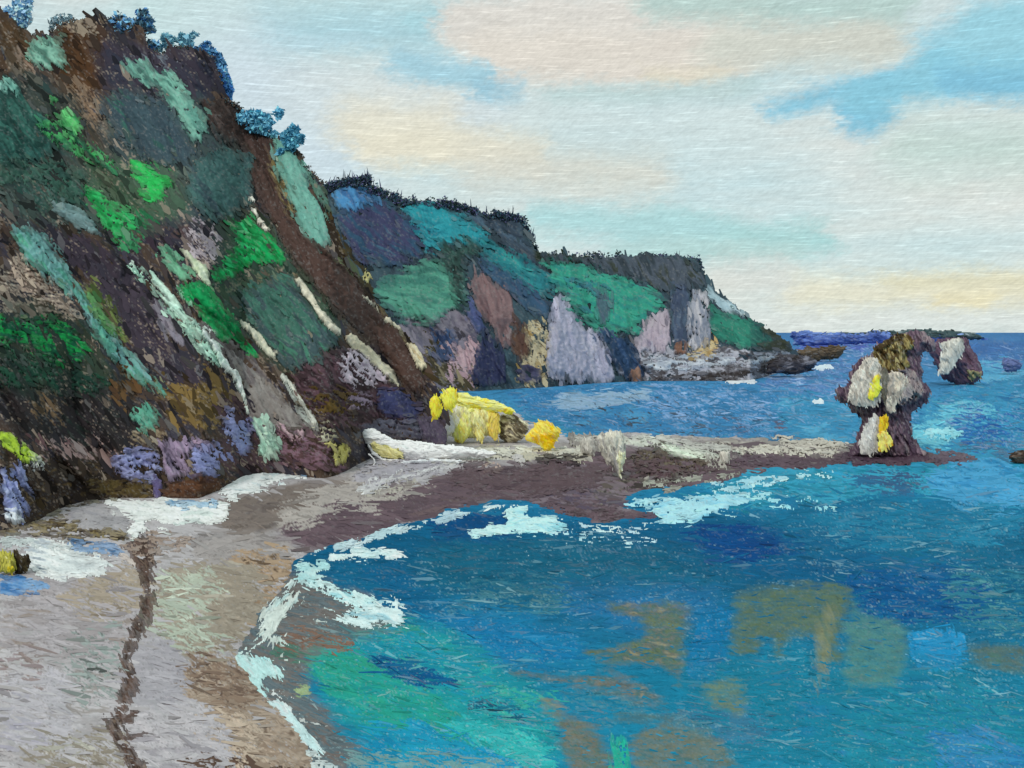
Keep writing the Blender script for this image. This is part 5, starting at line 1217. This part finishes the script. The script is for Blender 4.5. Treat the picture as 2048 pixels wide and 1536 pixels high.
# ------------------------------------------------------------------ gorse, driftwood and stones on the spit
G = 'yellow bushes at the foot of the bluff'
def bush(label, pieces, Y):
    r = bpy.data.objects.new('gorse_bush', None); C.objects.link(r)
    tag(r, label, 'bush', G)
    for i, (poly, cols, a, dY, sp) in enumerate(pieces):
        solid('flower_mass', poly, Y + dY, cols, ang=a, rag=4, deep=.4, mat='plant', ln=22, wd=5, parent=r, step=1.6, spots=sp, jit=.12)
bush('deep yellow gorse bush of two lobes nearest the dark bluff foot', [([(857, 800), (870, 788), (882, 795), (884, 830), (876, 842), (862, 838)], 'e2be2e ecca40 cca828', 85, 0, ()),
                                                                     ([(880, 790), (898, 772), (914, 778), (916, 800), (904, 824), (888, 820)], 'e0c234 ecd050 c8a62c', 75, -.6, ())], 157)
YB = yb_at(950, 886)
bush('pale yellow gorse bush with drooping sprays, the largest', [
    ([(905, 800), (935, 795), (985, 806), (1002, 836), (985, 870), (940, 878), (905, 870), (893, 845)], 'bcb27c dcd092 94885c', 84, .8, ()),
    ([(900, 788), (928, 782), (958, 794), (985, 798), (1010, 808), (1034, 820), (1024, 832), (1002, 824), (975, 826), (945, 818), (915, 822), (902, 806)], 'ead25a f0de80 e2be40 f2cc38', 14, -.8, ()),
    ([(908, 812), (926, 806), (922, 842), (908, 868), (890, 872), (896, 846)], 'dcd8bc e8e4cc c9c4a2', 66, -1.3, ()),
    ([(912, 850), (926, 815), (950, 812), (948, 850), (940, 874), (926, 886), (908, 884), (902, 868)], 'e6ca4c eeda78 d4b83e', 76, -1.0, ()),
    ([(946, 818), (972, 816), (974, 850), (968, 880), (960, 888), (950, 876), (944, 850)], 'e6d684 d2c070 eee0a4', 84, -.9, ()),
    ([(970, 820), (998, 826), (1002, 850), (1000, 874), (988, 886), (978, 872), (972, 850)], 'dec660 ceb658 b4a25c', 88, -.7, ())], YB)
bush('orange yellow gorse bush standing apart on the shell bank', [([(1045, 880), (1062, 858), (1072, 842), (1100, 842), (1125, 862), (1115, 880), (1108, 898), (1092, 906), (1080, 892)], 'e2b43c ecc258 e8a81c', 45, 0,
                                                                  [([(1075, 872), (1112, 866), (1108, 895), (1092, 905)], 'f0a814 f4b630', 1)])], yb_at(1090, 902))
bush('pale olive brown scrub between the two gorse bushes', [([(998, 832), (1020, 825), (1050, 840), (1062, 860), (1040, 885), (1000, 885)], '8a8068 b5ac90 5a5040 cfc8ac', 30, .6, ())], yb_at(1030, 886))
bush('small yellow olive bush at the left edge of the beach', [([(-10, 1100), (18, 1102), (32, 1118), (34, 1140), (22, 1150), (-10, 1142)], '8a8434 a09a44 5c5424', 80, 0, [([(14, 1132), (30, 1134), (24, 1152), (14, 1148)], 'c4b02a', 1)]),
                                                              ([(24, 1096), (42, 1108), (62, 1112), (58, 1140), (42, 1150), (28, 1150)], '2c2418 3c3420', 60, .4, ())], yb_at(20, 1150))
YL = yb_at(820, 920)
lg = bpy.data.objects.new('driftwood_log', None); C.objects.link(lg)
tag(lg, 'long white bleached driftwood log with a split root end beside the yellow bushes', 'driftwood')
solid('trunk', [(712, 870), (722, 856), (752, 858), (792, 880), (850, 882), (920, 892), (1000, 904), (985, 916), (900, 918), (840, 924), (800, 916), (760, 900), (728, 888)], YL, 'dfe3e0 eceeea c6cbca', ang=10, rag=4, deep=.4, mat='foam', ln=50, wd=5, parent=lg, step=1.6, jit=.08)
solid('root', [(738, 884), (770, 886), (812, 905), (800, 918), (770, 918), (745, 905)], YL - .9, 'b0a86a c2bb84 9a9458', ang=30, rag=4, deep=.3, mat='foam', parent=lg, step=1.6)
solid('branch', line_poly([(735, 888), (748, 908), (770, 922), (800, 920)], [6, 7, 7, 5]), YL - 1.2, 'e4e6e2', ang=30, rag=1.5, deep=.5, mat='foam', parent=lg, step=1.4, jit=.06)
for pts_, w_, c_ in (([(760, 896), (820, 900), (890, 906), (985, 908)], [4, 7, 7, 3], 'e4e8e6'), ([(790, 918), (850, 908), (920, 912), (970, 918)], [4, 8, 6, 3], 'd4d8d8'),
                     ([(800, 926), (860, 920), (930, 922)], [5, 8, 3], 'c8ccd0'), ([(735, 905), (752, 922), (742, 940), (728, 948)], [5, 5, 5, 4], 'dcdedc')):
    solid('branch', line_poly(pts_, w_), yb_at(pts_[1][0], pts_[1][1] + 8) - .3, c_, ang=5, rag=2.5, deep=.5, mat='foam', parent=lg, step=1.4, jit=.1)
def stone(label, poly, Y, cols, a=80, **k):
    return tag(solid('boulder', poly, Y, cols, ang=a, rag=4, deep=.45, step=1.6, **k), label, 'rock', 'boulders on the spit')
stone('tall pale boulder with a cream pointed foot on the spit', [(1188, 872), (1215, 862), (1245, 862), (1252, 885), (1254, 910), (1246, 935), (1242, 962), (1230, 940), (1212, 925), (1200, 905)], yb_at(1240, 958), 'a8a49e bab5a8 928e8c', spots=[([(1232, 905), (1255, 905), (1246, 945), (1240, 960)], 'd2cca4 dcd8b4', 1)])
stone('light grey boulder leaning on the pale pointed one', [(1158, 880), (1185, 872), (1196, 900), (1185, 915), (1160, 906)], yb_at(1172, 912), '9c9892 aaa69e')
stone('greenish white slanted boulder on the dark ledge', [(1318, 888), (1345, 892), (1375, 905), (1402, 915), (1392, 922), (1350, 914), (1325, 902)], yb_at(1380, 920), 'bcc9b8 cdd4c4', 20)
stone('small pale stone beside the far end of the spit', [(1440, 900), (1462, 902), (1460, 928), (1442, 930)], yb_at(1450, 928), 'a8a49c b8b2a8', 70)
stone('small grey stone left of the log root', [(1285, 955), (1300, 950), (1300, 962), (1288, 965)], yb_at(1295, 964), '8a8680', 10)
bpy.data.objects['boulder.004']['label'] = 'tiny grey stone in front of the dark ledge'
